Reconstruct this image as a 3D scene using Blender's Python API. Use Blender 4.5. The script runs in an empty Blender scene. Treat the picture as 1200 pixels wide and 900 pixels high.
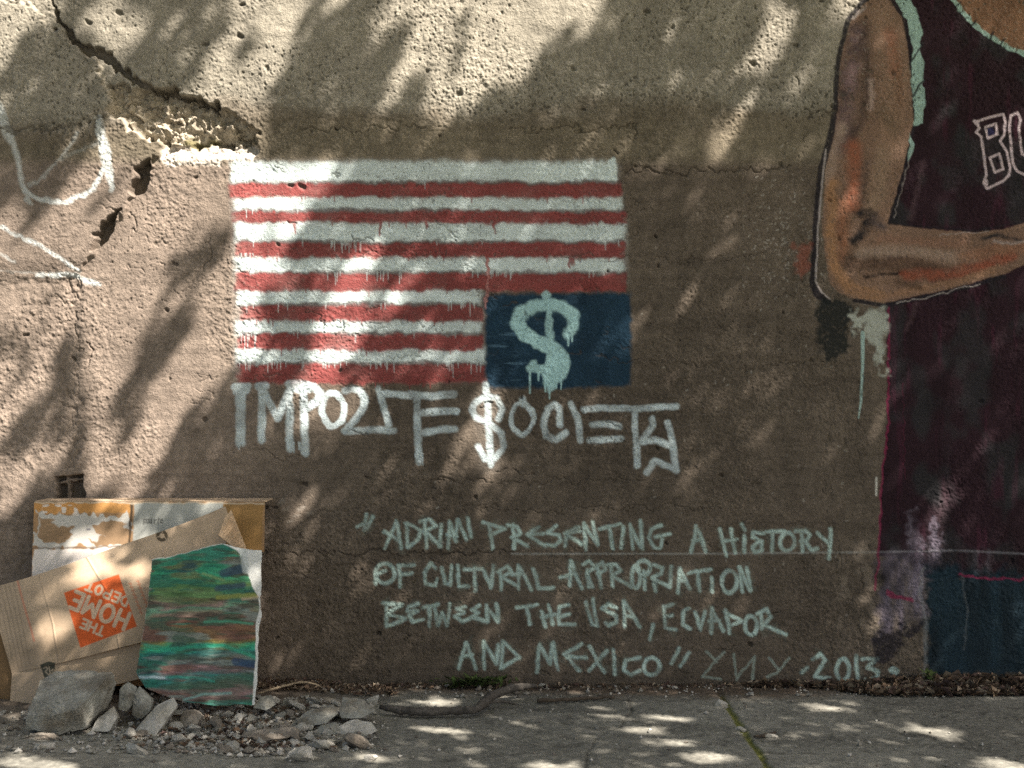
import bpy, bmesh, math, random
import numpy as np
from mathutils import Vector, Matrix

# ------------------------------------------------------------------ camera, sky, sun, exposure
SC = bpy.context.scene
COL = SC.collection
DIST, CAM_X, CAM_Z, MPP = 4.0, 1.5, 0.8875, 0.0025       # camera distance, position, metres per photo pixel on the wall
FPX = 1600.0
cam_d = bpy.data.cameras.new("camera"); cam_d.sensor_width = 36.0; cam_d.lens = 48.0
cam_d.clip_start = 0.05; cam_d.clip_end = 500.0
cam = bpy.data.objects.new("camera", cam_d); COL.objects.link(cam)
cam.location = (CAM_X, -DIST, CAM_Z); cam.rotation_euler = (math.radians(90), 0, 0)
SC.camera = cam

SUN = np.array([0.525, -0.40, 0.75]); SUN /= np.linalg.norm(SUN)      # towards the sun
ELEV = math.asin(SUN[2]); AZ = math.atan2(SUN[0], SUN[1])
world = bpy.data.worlds.new("World"); SC.world = world; world.use_nodes = True
nt = world.node_tree; bgn = nt.nodes["Background"]
sky = nt.nodes.new("ShaderNodeTexSky"); sky.sky_type = 'NISHITA'; sky.sun_disc = False
sky.sun_elevation = ELEV; sky.sun_rotation = AZ; sky.dust_density = 3.0; sky.air_density = 1.0
nt.links.new(sky.outputs[0], bgn.inputs[0]); bgn.inputs[1].default_value = 0.06
sun_d = bpy.data.lights.new("sun", 'SUN'); sun_d.energy = 5.0; sun_d.angle = math.radians(0.5); sun_d.color = (1.0, 0.945, 0.875)
sun = bpy.data.objects.new("sun", sun_d); COL.objects.link(sun)
sun.rotation_euler = Vector(SUN.tolist()).to_track_quat('Z', 'Y').to_euler(); sun.location = (8, -6, 12)
vs = SC.view_settings; vs.view_transform = 'Standard'; vs.look = 'None'; vs.gamma = 1.0; vs.use_curve_mapping = False
vs.exposure = 1.80
try:
    vs.use_white_balance = True; vs.white_balance_temperature = 6800; vs.white_balance_tint = 14
except Exception:
    pass
SC.render.engine = 'CYCLES'; SC.cycles.max_bounces = 6; SC.cycles.use_denoising = False

# ------------------------------------------------------------------ helpers
rng = np.random.default_rng(7); random.seed(7)

def lin(r, g, b):
    f = lambda c: (c / 255) / 12.92 if c / 255 < 0.04045 else ((c / 255 + 0.055) / 1.055) ** 2.4
    return np.array([f(r), f(g), f(b)], dtype=np.float32)

def sm(a, b, x):
    t = np.clip((x - a) / (b - a), 0, 1); return t * t * (3 - 2 * t)

def vnoise(xs, ys, sx, sy, seed):
    """Value noise on the tensor grid ys x xs with cell size sx, sy."""
    u = (xs - xs.min()) / sx; v = (ys - ys.min()) / sy
    iu = np.floor(u).astype(int); iv = np.floor(v).astype(int)
    fu = (u - iu).astype(np.float32); fv = (v - iv).astype(np.float32)
    fu = fu * fu * (3 - 2 * fu); fv = (fv * fv * (3 - 2 * fv))[:, None]
    G = np.random.default_rng(seed).random((iv.max() + 2, iu.max() + 2), dtype=np.float32)
    r0 = G[iv]; r1 = G[iv + 1]
    a = r0[:, iu] * (1 - fu) + r0[:, iu + 1] * fu
    b = r1[:, iu] * (1 - fu) + r1[:, iu + 1] * fu
    return a * (1 - fv) + b * fv

def fbm(xs, ys, sx, sy, seed, octv=4, gain=0.5):
    out = 0; amp = 1; tot = 0
    for k in range(octv):
        out = out + amp * vnoise(xs, ys, sx / 2 ** k, sy / 2 ** k, seed * 17 + k); tot += amp; amp *= gain
    return out / tot

def fnoise(xs, ys, scale, seed, sx=1.0):
    """Isotropic band-limited noise (filtered white noise), about 0..1, blobs of the given size."""
    h, w = len(ys), len(xs); dx = float(xs[1] - xs[0])
    F_ = np.fft.rfft2(np.random.default_rng(seed).standard_normal((h, w)).astype(np.float32))
    k = np.hypot(np.fft.rfftfreq(w)[None, :] * sx, np.fft.fftfreq(h)[:, None]) * scale / dx
    z = np.fft.irfft2(F_ * np.exp(-(k * 1.25) ** 2) * (k / (k + .25)), (h, w)).astype(np.float32)
    return np.clip(.5 + .22 * z / z.std(), 0, 1)

class Canvas:
    """Paint coverage fields over a rectangle of the surface, in photo-pixel units."""
    def __init__(s, xs, ys, warp=0.0, seed=1):
        s.xs = xs.astype(np.float32); s.ys = ys.astype(np.float32); s.H, s.W = len(ys), len(xs)
        s.X = np.broadcast_to(s.xs, (s.H, s.W)); s.Y = np.broadcast_to(s.ys[:, None], (s.H, s.W))
        if warp:
            s.X = s.X + warp * (vnoise(xs, ys, 5, 5, seed) - 0.5) + warp * (vnoise(xs, ys, 14, 14, seed + 1) - 0.5)
            s.Y = s.Y + warp * (vnoise(xs, ys, 5, 5, seed + 2) - 0.5) + warp * (vnoise(xs, ys, 14, 14, seed + 3) - 0.5)
    def zeros(s): return np.zeros((s.H, s.W), np.float32)
    def box(s, x0, y0, x1, y1):
        i0, i1 = np.searchsorted(s.xs, [x0, x1]); j0, j1 = np.searchsorted(s.ys, [y0, y1])
        return slice(max(j0, 0), j1), slice(max(i0, 0), i1)
    def stroke(s, cov, pts, w, soft=1.5, amt=1.0):
        ws = w if isinstance(w, (list, tuple)) else [w] * len(pts)
        for k in range(len(pts) - 1 if len(pts) > 1 else 1):
            p = pts[k]; q = pts[k + 1] if len(pts) > 1 else p
            m = max(ws) / 2 + soft + 4
            sl = s.box(min(p[0], q[0]) - m, min(p[1], q[1]) - m, max(p[0], q[0]) + m, max(p[1], q[1]) + m)
            X = s.X[sl]; Y = s.Y[sl]
            if X.size == 0: continue
            dx, dy = q[0] - p[0], q[1] - p[1]; L2 = dx * dx + dy * dy + 1e-9
            t = np.clip(((X - p[0]) * dx + (Y - p[1]) * dy) / L2, 0, 1)
            d = np.hypot(X - p[0] - t * dx, Y - p[1] - t * dy)
            ww = ws[k] + t * ((ws[k + 1] if len(pts) > 1 else ws[k]) - ws[k])
            cov[sl] = np.maximum(cov[sl], amt * sm(0, 1, (ww / 2 + soft - d) / (2 * soft)))
        return cov
    def ellipse(s, cov, cx, cy, rx, ry, w, soft=1.5, amt=1.0, n=20, a0=0, a1=360):
        pts = [(cx + rx * math.cos(math.radians(a)), cy + ry * math.sin(math.radians(a))) for a in np.linspace(a0, a1, n)]
        return s.stroke(cov, pts, w, soft, amt)
    def poly(s, cov, pts, soft=1.5, amt=1.0):
        xs = [p[0] for p in pts]; ys = [p[1] for p in pts]; m = soft + 6
        sl = s.box(min(xs) - m, min(ys) - m, max(xs) + m, max(ys) + m)
        X = s.X[sl]; Y = s.Y[sl]
        if X.size == 0: return cov
        ins = np.zeros(X.shape, bool); d = np.full(X.shape, 1e9, np.float32)
        for k in range(len(pts)):
            p = pts[k]; q = pts[(k + 1) % len(pts)]
            dx, dy = q[0] - p[0], q[1] - p[1]; L2 = dx * dx + dy * dy + 1e-9
            t = np.clip(((X - p[0]) * dx + (Y - p[1]) * dy) / L2, 0, 1)
            d = np.minimum(d, np.hypot(X - p[0] - t * dx, Y - p[1] - t * dy))
            if dy != 0:
                c = ((p[1] > Y) != (q[1] > Y)) & (X < dx * (Y - p[1]) / dy + p[0]); ins ^= c
        sd = np.where(ins, d, -d)
        cov[sl] = np.maximum(cov[sl], amt * sm(-soft, soft, sd)); return cov
    def drips(s, cov, x0, x1, y, n, lmin, lmax, w=1.6, r=None):
        r = r or random
        for _ in range(n):
            x = r.uniform(x0, x1); L = r.uniform(lmin, lmax) * r.random() ** 0.6
            s.stroke(cov, [(x, y - 3), (x + r.uniform(-.5, .5), y + L)], [w * 1.3, w * .8], 0.8)
        return cov

def mesh_np(name, co, faces, colors=None, mat=None, parent=None, smooth=True):
    me = bpy.data.meshes.new(name)
    co = np.ascontiguousarray(co, np.float32); faces = np.ascontiguousarray(faces, np.int32); n = faces.shape[1]
    me.vertices.add(len(co)); me.vertices.foreach_set("co", co.ravel())
    me.loops.add(faces.size); me.loops.foreach_set("vertex_index", faces.ravel())
    me.polygons.add(len(faces)); me.polygons.foreach_set("loop_start", np.arange(0, faces.size, n, dtype=np.int32))
    me.polygons.foreach_set("use_smooth", np.full(len(faces), smooth, bool))
    me.update(calc_edges=True)
    if colors is not None:
        at = me.color_attributes.new("tone", 'FLOAT_COLOR', 'POINT')
        c4 = np.ones((len(co), 4), np.float32); c4[:, :3] = colors; at.data.foreach_set("color", c4.ravel())
    if mat: me.materials.append(mat)
    o = bpy.data.objects.new(name, me); COL.objects.link(o)
    if parent: o.parent = parent
    return o

def mesh_py(name, verts, faces, mat=None, parent=None, smooth=False):
    me = bpy.data.meshes.new(name); me.from_pydata([tuple(v) for v in verts], [], faces); me.update()
    if smooth: me.polygons.foreach_set("use_smooth", [True] * len(me.polygons))
    if mat: me.materials.append(mat)
    o = bpy.data.objects.new(name, me); COL.objects.link(o)
    if parent: o.parent = parent
    return o

def empty(name, loc=(0, 0, 0), parent=None):
    o = bpy.data.objects.new(name, None); COL.objects.link(o); o.location = loc
    if parent: o.parent = parent
    return o

def tag(o, label=None, cat=None, group=None, kind=None):
    for k, v in (("label", label), ("category", cat), ("group", group), ("kind", kind)):
        if v: o[k] = v
    return o

def material(name, color=None, attr=False, rough=0.9, nscale=300.0, namt=0.25, bscale=350.0, bump=0.25, bdist=0.002, spec=0.25, mscale=25.0, mamt=0.0, alt=None, altscale=14.0):
    """Procedural surface: base colour (or the painted tone) broken by two noises, plus a fine noise bump."""
    m = bpy.data.materials.new(name); m.use_nodes = True; t = m.node_tree; b = t.nodes["Principled BSDF"]
    b.inputs["Roughness"].default_value = rough
    b.inputs["Specular IOR Level"].default_value = spec
    tc = t.nodes.new("ShaderNodeTexCoord")
    def noise(sc, det=3):
        n = t.nodes.new("ShaderNodeTexNoise"); n.inputs["Scale"].default_value = sc; n.inputs["Detail"].default_value = det
        t.links.new(tc.outputs["Object"], n.inputs["Vector"]); return n
    def rng_(n, lo, hi):
        r = t.nodes.new("ShaderNodeMapRange"); r.inputs[1].default_value = 0.25; r.inputs[2].default_value = 0.75
        r.inputs[3].default_value = lo; r.inputs[4].default_value = hi; t.links.new(n.outputs[0], r.inputs[0]); return r.outputs[0]
    if attr:
        a = t.nodes.new("ShaderNodeAttribute"); a.attribute_name = "tone"; base = a.outputs["Color"]
    else:
        c = t.nodes.new("ShaderNodeRGB"); c.outputs[0].default_value = (*[float(x) for x in color], 1); base = c.outputs[0]
    if alt is not None:
        mxc = t.nodes.new("ShaderNodeMix"); mxc.data_type = 'RGBA'; mxc.inputs["B"].default_value = (*alt, 1)
        rp = t.nodes.new("ShaderNodeMapRange"); rp.inputs[1].default_value = .45; rp.inputs[2].default_value = .62
        t.links.new(noise(altscale, 5).outputs[0], rp.inputs[0]); t.links.new(rp.outputs[0], mxc.inputs["Factor"])
        t.links.new(base, mxc.inputs["A"]); base = mxc.outputs["Result"]
    for sc, amt in ((nscale, namt), (mscale, mamt)):
        if amt:
            mx = t.nodes.new("ShaderNodeVectorMath"); mx.operation = 'SCALE'
            t.links.new(base, mx.inputs[0]); t.links.new(rng_(noise(sc), 1 - amt, 1 + amt), mx.inputs["Scale"]); base = mx.outputs[0]
    t.links.new(base, b.inputs["Base Color"])
    if bump:
        bp = t.nodes.new("ShaderNodeBump"); bp.inputs["Strength"].default_value = bump; bp.inputs["Distance"].default_value = bdist
        t.links.new(noise(bscale, 4).outputs[0], bp.inputs["Height"]); t.links.new(bp.outputs[0], b.inputs["Normal"])
    return m

def P(px, py, y):
    """Point at depth y that the photo shows at pixel px, py."""
    d = DIST + y
    return np.array([CAM_X + (px - 600) * d / FPX, y, CAM_Z - (py - 450) * d / FPX])

def G(px, py, z=0.0):
    """Point on the ground that the photo shows at pixel px, py."""
    d = FPX * (CAM_Z - z) / (py - 450)
    return np.array([CAM_X + (px - 600) * d / FPX, d - DIST, z])

def grid_faces(H, W):
    idx = np.arange(H * W, dtype=np.int32).reshape(H, W)
    return np.stack([idx[:-1, :-1], idx[1:, :-1], idx[1:, 1:], idx[:-1, 1:]], -1).reshape(-1, 4)

def split_mesh(co, col, faces, owner, specs, mat):
    """Cut one sheet into child meshes by owner id; every piece keeps the sheet's own vertices. specs: id -> (name, parent, label)."""
    fo = owner[faces[:, 0]]; out = {}
    for i, (name, parent, label) in specs.items():
        f = faces[fo == i]
        if len(f) == 0: continue
        used, inv = np.unique(f, return_inverse=True)
        o = mesh_np(name, co[used], inv.reshape(-1, 4), col[used], mat, parent)
        if label: o["label"] = label
        out[i] = o
    return out

def tube(pts, radii, seg=8):
    pts = [np.array(p, float) for p in pts]; V = []; F = []
    for k, p in enumerate(pts):
        d = pts[min(k + 1, len(pts) - 1)] - pts[max(k - 1, 0)]; d /= np.linalg.norm(d) + 1e-9
        u = np.cross(d, [0.3, 0.2, 0.93]); u /= np.linalg.norm(u) + 1e-9; v = np.cross(d, u)
        for j in range(seg):
            a = 2 * math.pi * j / seg; V.append(p + radii[k] * (math.cos(a) * u + math.sin(a) * v))
    for k in range(len(pts) - 1):
        for j in range(seg):
            a = k * seg + j; b = k * seg + (j + 1) % seg; F.append((a, b, b + seg, a + seg))
    F.append(tuple(range(seg - 1, -1, -1))); F.append(tuple(range((len(pts) - 1) * seg, len(pts) * seg)))
    return V, F

def smooth_path(pts, n=6, jit=0.0, r=random):
    """Catmull-Rom through pts."""
    P_ = [np.array(p, float) for p in pts]; P_ = [2 * P_[0] - P_[1]] + P_ + [2 * P_[-1] - P_[-2]]; out = []
    for k in range(1, len(P_) - 2):
        for i in range(n):
            t = i / n; a, b, c, d = P_[k - 1:k + 3]
            q = 0.5 * (2 * b + (c - a) * t + (2 * a - 5 * b + 4 * c - d) * t * t + (3 * b - a - 3 * c + d) * t ** 3)
            out.append(q + np.array([r.uniform(-jit, jit) for _ in range(len(q))]))
    out.append(P_[-2]); return out

# ------------------------------------------------------------------ the wall and its paint
wx = np.arange(-150, 1450, 1.0); wy = np.arange(-150, 816, 1.0)
C = Canvas(wx, wy); R = Canvas(wx, wy, warp=3.0, seed=40); RR = Canvas(wx, wy, warp=9.0, seed=60); R1 = Canvas(wx, wy, warp=1.3, seed=70)
X, Y = C.X, C.Y
n1 = fbm(wx, wy, 220, 220, 1, 4); n2 = .6 * fnoise(wx, wy, 50, 2) + .4 * fnoise(wx, wy, 20, 12); n3 = fnoise(wx, wy, 8, 3); n4 = fnoise(wx, wy, 3.2, 4)
n5 = np.random.default_rng(99).random((len(wy), len(wx)), dtype=np.float32); n5 = (n5 + np.roll(n5, 1, 0) + np.roll(n5, 1, 1)) / 3
hor = fbm(wx, wy, 130, 7, 5, 3); edge_n = fbm(wx, wy, 60, 30, 6, 3)
upper = 1 - sm(-22, 26, Y - (132 + 46 * (edge_n - 0.5) + 25 * sm(250, 0, X)))             # coarse upper zone
left = sm(98, 84, X + 6 * (n2 - .5) + 0.02 * (Y - 450)) * sm(300, 340, Y)                  # older rough strip beside the vertical joint
rgh = .45 + 1.0 * sm(.35, .65, fnoise(wx, wy, 110, 14)) * (1 - .3 * upper) + .35 * upper * sm(30, 100, Y)
D = 0.008 * (n1 - .5) + 0.004 * (n2 - .5) + 0.0013 * (hor - .5)
D += upper * (0.006 + rgh * (0.0019 * (n3 - .5) + 0.0028 * (n4 - .5)) + 0.0025 * (vnoise(wx, wy, 14, 10, 8) - .5))
D += (1 - upper) * rgh * (0.0014 * (n3 - .5) + 0.0023 * (n4 - .5))
D += left * (0.0018 * (n3 - .5) - 0.004)
# pits: many in the coarse zone, some below
pitn = fnoise(wx, wy, 4.4, 9, .8); pit_b = vnoise(wx, wy, 60, 45, 10)
pit = sm(.74, .88, pitn) * (upper * (0.25 + 0.9 * sm(.40, .65, pit_b) + .5 * sm(40, 110, Y)) + (1 - upper) * 0.7 * sm(.62, .85, pit_b)) * sm(.2, .5, n4)
pit = np.clip(pit, 0, 1)
r_ = random.Random(5); bigpit = C.zeros()
for _ in range(150):
    x, y = r_.uniform(-140, 1440), r_.uniform(-140, 800)
    if y > 150 and r_.random() < .55: continue
    R.stroke(bigpit, [(x, y), (x + r_.uniform(-3, 3), y + r_.uniform(-1.5, 1.5))], r_.uniform(1.5, 4.5), 1.0)
for x, y, w in ((140, 15, 7), (103, 27, 6), (281, 43, 6), (240, 52, 5), (537, 109, 6), (1018, 83, 6), (986, 110, 7), (881, 75, 6), (671, 79, 5), (757, 13, 5), (352, 219, 6), (340, 216, 5), (203, 308, 5), (195, 362, 4)):
    R.stroke(bigpit, [(x, y), (x + 2, y + 1)], w, 1.2)
pit = np.maximum(pit, bigpit)
D -= 0.0034 * pit + 0.004 * bigpit

# scratches and fine cracks
crk = C.zeros()
for pts, w in (([(348, 149), (420, 151), (470, 148), (500, 147)], 1.6), ([(600, 150), (680, 151), (745, 150), (740, 163)], 2), ([(735, 198), (800, 200), (880, 201), (930, 196)], 2.2),
               ([(300, 646), (420, 648), (520, 647), (600, 648)], 1.8), ([(940, 131), (978, 131)], 2), ([(415, 274), (425, 277), (438, 278)], 1.6), ([(513, 262), (523, 266), (535, 280)], 1.4),
               ([(362, 360), (372, 372), (384, 385)], 1.4), ([(402, 378), (400, 390)], 1.4), ([(540, 598), (700, 597), (850, 594)], 1.0), ([(0, 152), (50, 153), (100, 146), (128, 139)], 3.6),
               ([(0, 152), (-60, 155)], 3), ([(0, 6), (15, 3), (30, 0), (60, -12)], 3), ([(300, 518), (330, 540), (352, 536)], 1.2), ([(650, 300), (800, 306), (900, 300)], .9), ([(243, 280), (246, 300), (243, 320)], 1.4),
               ([(155, 250), (154, 275)], 1.6), ([(455, 560), (640, 566), (760, 560)], .9), ([(700, 420), (860, 430), (1000, 425)], .8), ([(100, 400), (108, 405), (103, 420), (97, 428)], 2.5)):
    RR.stroke(crk, pts, w, 1.0)
for _ in range(300):                                                                         # short random scratches
    x, y = r_.uniform(60, 1000), r_.uniform(190, 790); a = r_.uniform(-.5, .5); L = r_.uniform(6, 26)
    RR.stroke(crk, [(x, y), (x + L * math.cos(a), y + L * math.sin(a))], r_.uniform(.6, 1.6), .9, r_.uniform(.3, .9))
for x in (86, 90, 93):
    y = 330
    while y < 585:
        L = r_.uniform(6, 26); RR.stroke(crk, [(x + r_.uniform(-3, 3), y), (x + r_.uniform(-3, 3), y + L)], r_.uniform(1, 3.5), 1.0, r_.uniform(.3, 1)); y += L + r_.uniform(4, 22)
for x in (968, 975, 984, 1009):                                                             # vertical cracks by the figure
    y = 420
    while y < 800:
        L = r_.uniform(10, 40); RR.stroke(crk, [(x + r_.uniform(-2, 2), y), (x + r_.uniform(-2, 2), y + L)], r_.uniform(.8, 1.8), 1.0, r_.uniform(.2, .8)); y += L + r_.uniform(6, 30)
D -= 0.005 * crk

# the big crack, the broken slab and the hollow above the flag
big = C.zeros(); CW = RR
CW.stroke(big, [(40, -60), (58, -20), (62, 0), (70, 25), (84, 46), (104, 61), (128, 69), (150, 85), (166, 97), (196, 107), (226, 117), (258, 127)], [6, 6, 5, 6, 8, 11, 11, 10, 8, 7, 6, 3], 2.0)
slab = C.zeros(); CW.poly(slab, [(-150, -30), (40, 10), (78, 46), (98, 62), (116, 72), (126, 95), (129, 118), (126, 136), (152, 150), (165, 162), (187, 166), (189, 182), (177, 188), (172, 206), (160, 216), (150, 240), (136, 262), (116, 292), (92, 325), (60, 330), (-150, 320)], 2.5)
hollow = C.zeros(); CW.poly(hollow, [(130, 104), (150, 104), (172, 101), (196, 104), (226, 115), (262, 126), (286, 142), (306, 158), (300, 169), (190, 170), (186, 166), (166, 161), (152, 149), (130, 136)], 3.0)
ledge = C.zeros(); R.poly(ledge, [(190, 170), (240, 167), (301, 169), (304, 176), (296, 186), (262, 187), (258, 195), (225, 194), (196, 196), (187, 186)], 2.5)
holes = C.zeros()
R.poly(holes, [(159, 196), (168, 193), (176, 188), (175, 203), (172, 218), (165, 226), (157, 230), (153, 224), (156, 214), (163, 207)], 1.5)
R.poly(holes, [(143, 245), (136, 254), (134, 270), (124, 283), (106, 295), (110, 282), (118, 266), (129, 254)], 1.5)
R.poly(holes, [(66, 560), (96, 557), (97, 590), (66, 592)], 1.5)
rub = fnoise(wx, wy, 10, 21); rub2 = fnoise(wx, wy, 22, 22)
def chips(x0, y0, x1, y1, n, hmax, tilt, seed):
    """Angular broken surface: a patchwork of little tilted facets."""
    r = np.random.default_rng(seed); sl = C.box(x0, y0, x1, y1); out = C.zeros(); tone = C.zeros() + .5
    xx = X[sl] + 3 * (n3[sl] - .5); yy = Y[sl] + 3 * (n4[sl] - .5); p = r.random((n, 2)) * [x1 - x0, y1 - y0] + [x0, y0]
    best = np.full(xx.shape, 1e9); idx = np.zeros(xx.shape, int)
    for k in range(n):
        d = ((xx - p[k, 0]) * .8) ** 2 + (yy - p[k, 1]) ** 2; m = d < best; best[m] = d[m]; idx[m] = k
    h = r.uniform(-hmax, hmax, n); gxk = r.normal(0, tilt, n); gyk = r.normal(0, tilt, n)
    out[sl] = h[idx] + gxk[idx] * (xx - p[idx, 0]) + gyk[idx] * (yy - p[idx, 1]); tone[sl] = r.random(n)[idx]; return out, tone
ch_a, tone_a = chips(125, 95, 312, 175, 230, .008, .0012, 31); ch_b, tone_b = chips(125, 95, 312, 200, 900, .0028, .0008, 32)
rub3 = fnoise(wx, wy, 5, 23)
D += 0.012 * slab * (1 - left)
D = D * (1 - hollow) + hollow * (-0.032 + ch_a + ch_b + 0.012 * (rub2 - .5) + 0.004 * (rub3 - .5) - 0.022 * sm(146, 164, Y) * sm(215, 235, X) - .012 * sm(18, 4, Y - 104 - .29 * (X - 190)) + .014 * sm(170, 150, X))
D += ledge * (1 - hollow) * (-0.030 * sm(190, 170, Y) + .6 * ch_b + .002 * (n4 - .5))
D -= 0.030 * big * (1 - 0.4 * hollow)
D = D * (1 - holes) + holes * (-0.045 + 0.01 * (rub - .5))
R.stroke(D, [(-200, -200), (-199, -200)], 1)
bar = C.zeros(); R.stroke(bar, [(78, 556), (77, 592)], 3.5, 1); R.stroke(bar, [(66, 567), (95, 562)], 4, 1)
D += bar * holes * 0.03

# bare concrete colour, with some sunlit and shaded tones put into it
tone_n = (0.72 + 0.56 * n1) * (0.82 + 0.36 * n2) * (0.86 + 0.28 * n3) * (.88 + .24 * n4) * (.86 + .28 * n5)
low = np.array([.122, .100, .076], np.float32); low_left = np.array([.225, .183, .146], np.float32); up = np.array([.262, .244, .195], np.float32)
lw = sm(420, 180, X)[..., None]  # lower wall lighter towards the left, its sunlight put into the colour
COLR = (low * (1 - lw) + low_left * lw) * (1 - upper[..., None]) + up * upper[..., None]
band = (1 - upper) * sm(200, 180, Y)                                                        # smoother olive band under the coarse zone
COLR = COLR * (1 - band[..., None]) + np.array([.172, .148, .106], np.float32) * band[..., None]
COLR = COLR * tone_n[..., None]
COLR *= (1 - 0.12 * (1 - upper) * sm(.52, .75, hor) - .12 * sm(.5, .7, fbm(wx, wy, 25, 160, 31, 3)))[..., None]
COLR *= (1 - .42 * pit - .3 * sm(.55, .9, crk))[..., None]  # pits and cracks darkened in the colour for the shade inside them
def lay(cov, color, i=None, amt=1.0, pits=0.75, rough=0.3):
    """Put one coat of paint on: thin where the wall is pitted, broken at its edge."""
    global COLR, OWN
    a = np.clip(cov * (1 + rough * .55) - rough * 1.1 * (1 - cov) * (0.3 + n3 * .5 + n4 * .5), 0, 1) * amt * (1 - pits * pit) * (1 - .7 * crk) * (1 - .38 * (pits > 0) * sm(.62, .9, n4 * .65 + n5 * .35))
    if isinstance(color, tuple) or getattr(color, 'ndim', 1) == 1: color = np.asarray(color, np.float32)
    COLR = COLR * (1 - a[..., None]) + color * a[..., None]
    if i: OWN[a > 0.42] = i
OWN = np.zeros(X.shape, np.int16)
lay(hollow, np.array([.34, .30, .23], np.float32) * (.62 + .45 * tone_a + .3 * tone_b)[..., None], pits=0); lay(ledge * (1 - hollow), np.array([.40, .365, .31], np.float32) * (.75 + .5 * tone_b)[..., None], pits=0, amt=.95)
rim = C.zeros(); CW.stroke(rim, [(84, 52), (104, 64), (122, 80), (129, 104), (130, 122), (128, 136), (150, 148), (164, 160), (187, 165)], 3.2, 1.4); lay(rim, (.42, .38, .30), amt=.8)
moss = sm(.5, .7, n2) * hollow * sm(150, 168, Y) * sm(185, 215, X); lay(moss, (.10, .09, .03), amt=.8, pits=0)
lay(np.clip(big + holes * (1 - bar), 0, 1), (.13, .11, .085), pits=0, amt=.7)  # crack and holes toned darker, the gap shadow painted in
fl_ = C.zeros()
for _ in range(420):
    if r_.random() < .55: x, y, L_ = r_.gauss(918, 26), r_.gauss(283, 38), r_.uniform(.5, 4)
    else: x, y, L_ = r_.uniform(500, 1030), r_.uniform(190, 800), r_.uniform(.5, 3)
    a = r_.gauss(-.9, .6); C.stroke(fl_, [(x, y), (x + L_ * math.cos(a), y + L_ * math.sin(a))], r_.uniform(.8, 2.0), .8, r_.uniform(.4, 1))
for x, y in ((332, 598), (345, 604), (350, 596), (338, 612), (326, 590), (360, 602)): R.stroke(fl_, [(x, y), (x + 6, y - 2)], r_.uniform(3, 6), 2, .45)
lay(fl_, (.40, .38, .33), amt=.6)
buff = C.zeros(); RR.poly(buff, [(470, 652), (830, 650), (835, 706), (640, 712), (470, 700)], 14, .35); RR.poly(buff, [(655, 652), (830, 650), (835, 704), (660, 706)], 8, .4); lay(buff, (.165, .150, .118), amt=.6)
pale = C.zeros(); C.stroke(pale, [(600, 649), (820, 649), (1030, 647), (1120, 645), (1200, 649), (1440, 650)], 2.6, 2.2, .7); lay(pale, (.33, .34, .31), amt=.9)
lay(C.stroke(C.zeros(), [(1027, 560), (1027, 580)], 2.5, 1), (.5, .5, .44))
patch = sm(.45, .75, fnoise(wx, wy, 16, 83)) * sm(70, 30, np.hypot((X - 1010) * 1.6, (Y - 700) * .7)); lay(patch, (.24, .20, .155), amt=.4)
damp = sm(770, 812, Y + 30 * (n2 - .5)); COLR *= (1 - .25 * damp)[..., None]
mus = sm(.55, .75, n2) * sm(792, 808, Y) * sm(500, 530, X) * sm(620, 560, X); lay(mus, (.05, .075, .02), amt=.6)

WHITE = np.array([.62, .73, .71], np.float32); RED = np.array([.235, .054, .050], np.float32); NAVY = np.array([.012, .040, .068], np.float32); AQUA = np.array([.38, .62, .62], np.float32)
specs = {}
# white outline drawing on the broken slab
cov = C.zeros()
R.stroke(cov, [(-20, 90), (0, 128), (8, 150), (17, 172), (30, 223), (36, 238)], [12, 14, 12, 8, 7, 6], 3.5, .8)
R.stroke(cov, [(30, 221), (38, 229), (50, 234), (77, 238), (103, 228), (118, 212), (122, 196)], 6, 2.2, .9)
R.stroke(cov, [(117, 140), (120, 160), (124, 178), (128, 200), (133, 223)], [7, 11, 13, 10, 6], 3, 1)
R.stroke(cov, [(36, 217), (52, 208), (64, 194), (78, 178), (92, 158)], 5, 3, .55); R.stroke(cov, [(66, 190), (90, 178), (118, 166)], 7, 4, .4)
R.stroke(cov, [(-20, 254), (0, 266), (50, 289), (93, 317)], 5, 2, .8); R.stroke(cov, [(-20, 290), (0, 298), (20, 308)], 4, 2, .5)
R.stroke(cov, [(43, 323), (83, 322), (100, 328), (117, 332)], [5, 6, 9, 6], 2.5, .9); R.stroke(cov, [(-10, 318), (20, 318), (43, 320)], 3, 2, .4)
lay(cov, (.55, .60, .58), 1, .74)
specs[1] = ("chalky_line_drawing", None, "thin white outline drawing sprayed on the cracked slab at upper left")

# the flag ------------------------------------------------------------------
def strip(x0, x1, y0, y1, soft=5.0):
    cov = C.zeros(); n = 14
    top = [(x0 + (x1 - x0) * k / n, y0 + r_.uniform(-1.2, 1.2)) for k in range(n + 1)]; bot = [(x1 - (x1 - x0) * k / n, y1 + r_.uniform(-1.2, 1.2)) for k in range(n + 1)]
    cov = R.poly(cov, top + bot, soft); j0, j1 = r_.uniform(-3, 3), r_.uniform(-3, 3); rag = 10 * (n2 - .5) + 8 * (n3 - .5)
    return cov * sm(x0 - 7 + j0, x0 + 6 + j0, X + rag) * sm(x1 + 7 + j1, x1 - 5 + j1, X + rag)
whites = [(271, 722, 190, 214), (272, 731, 231, 249), (274, 735, 260, 285), (274, 733, 302, 321), (277, 566, 340, 358), (275, 566, 376, 393), (277, 571, 408, 427)]
reds = [(267, 730, 215, 231, 733), (270, 735, 248, 261, 735), (276, 732, 285, 302, 730), (275, 736, 321, 341, 735), (279, 566, 358, 376, 560), (278, 567, 392, 410, 560), (276, 570, 427, 449, 565)]
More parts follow.
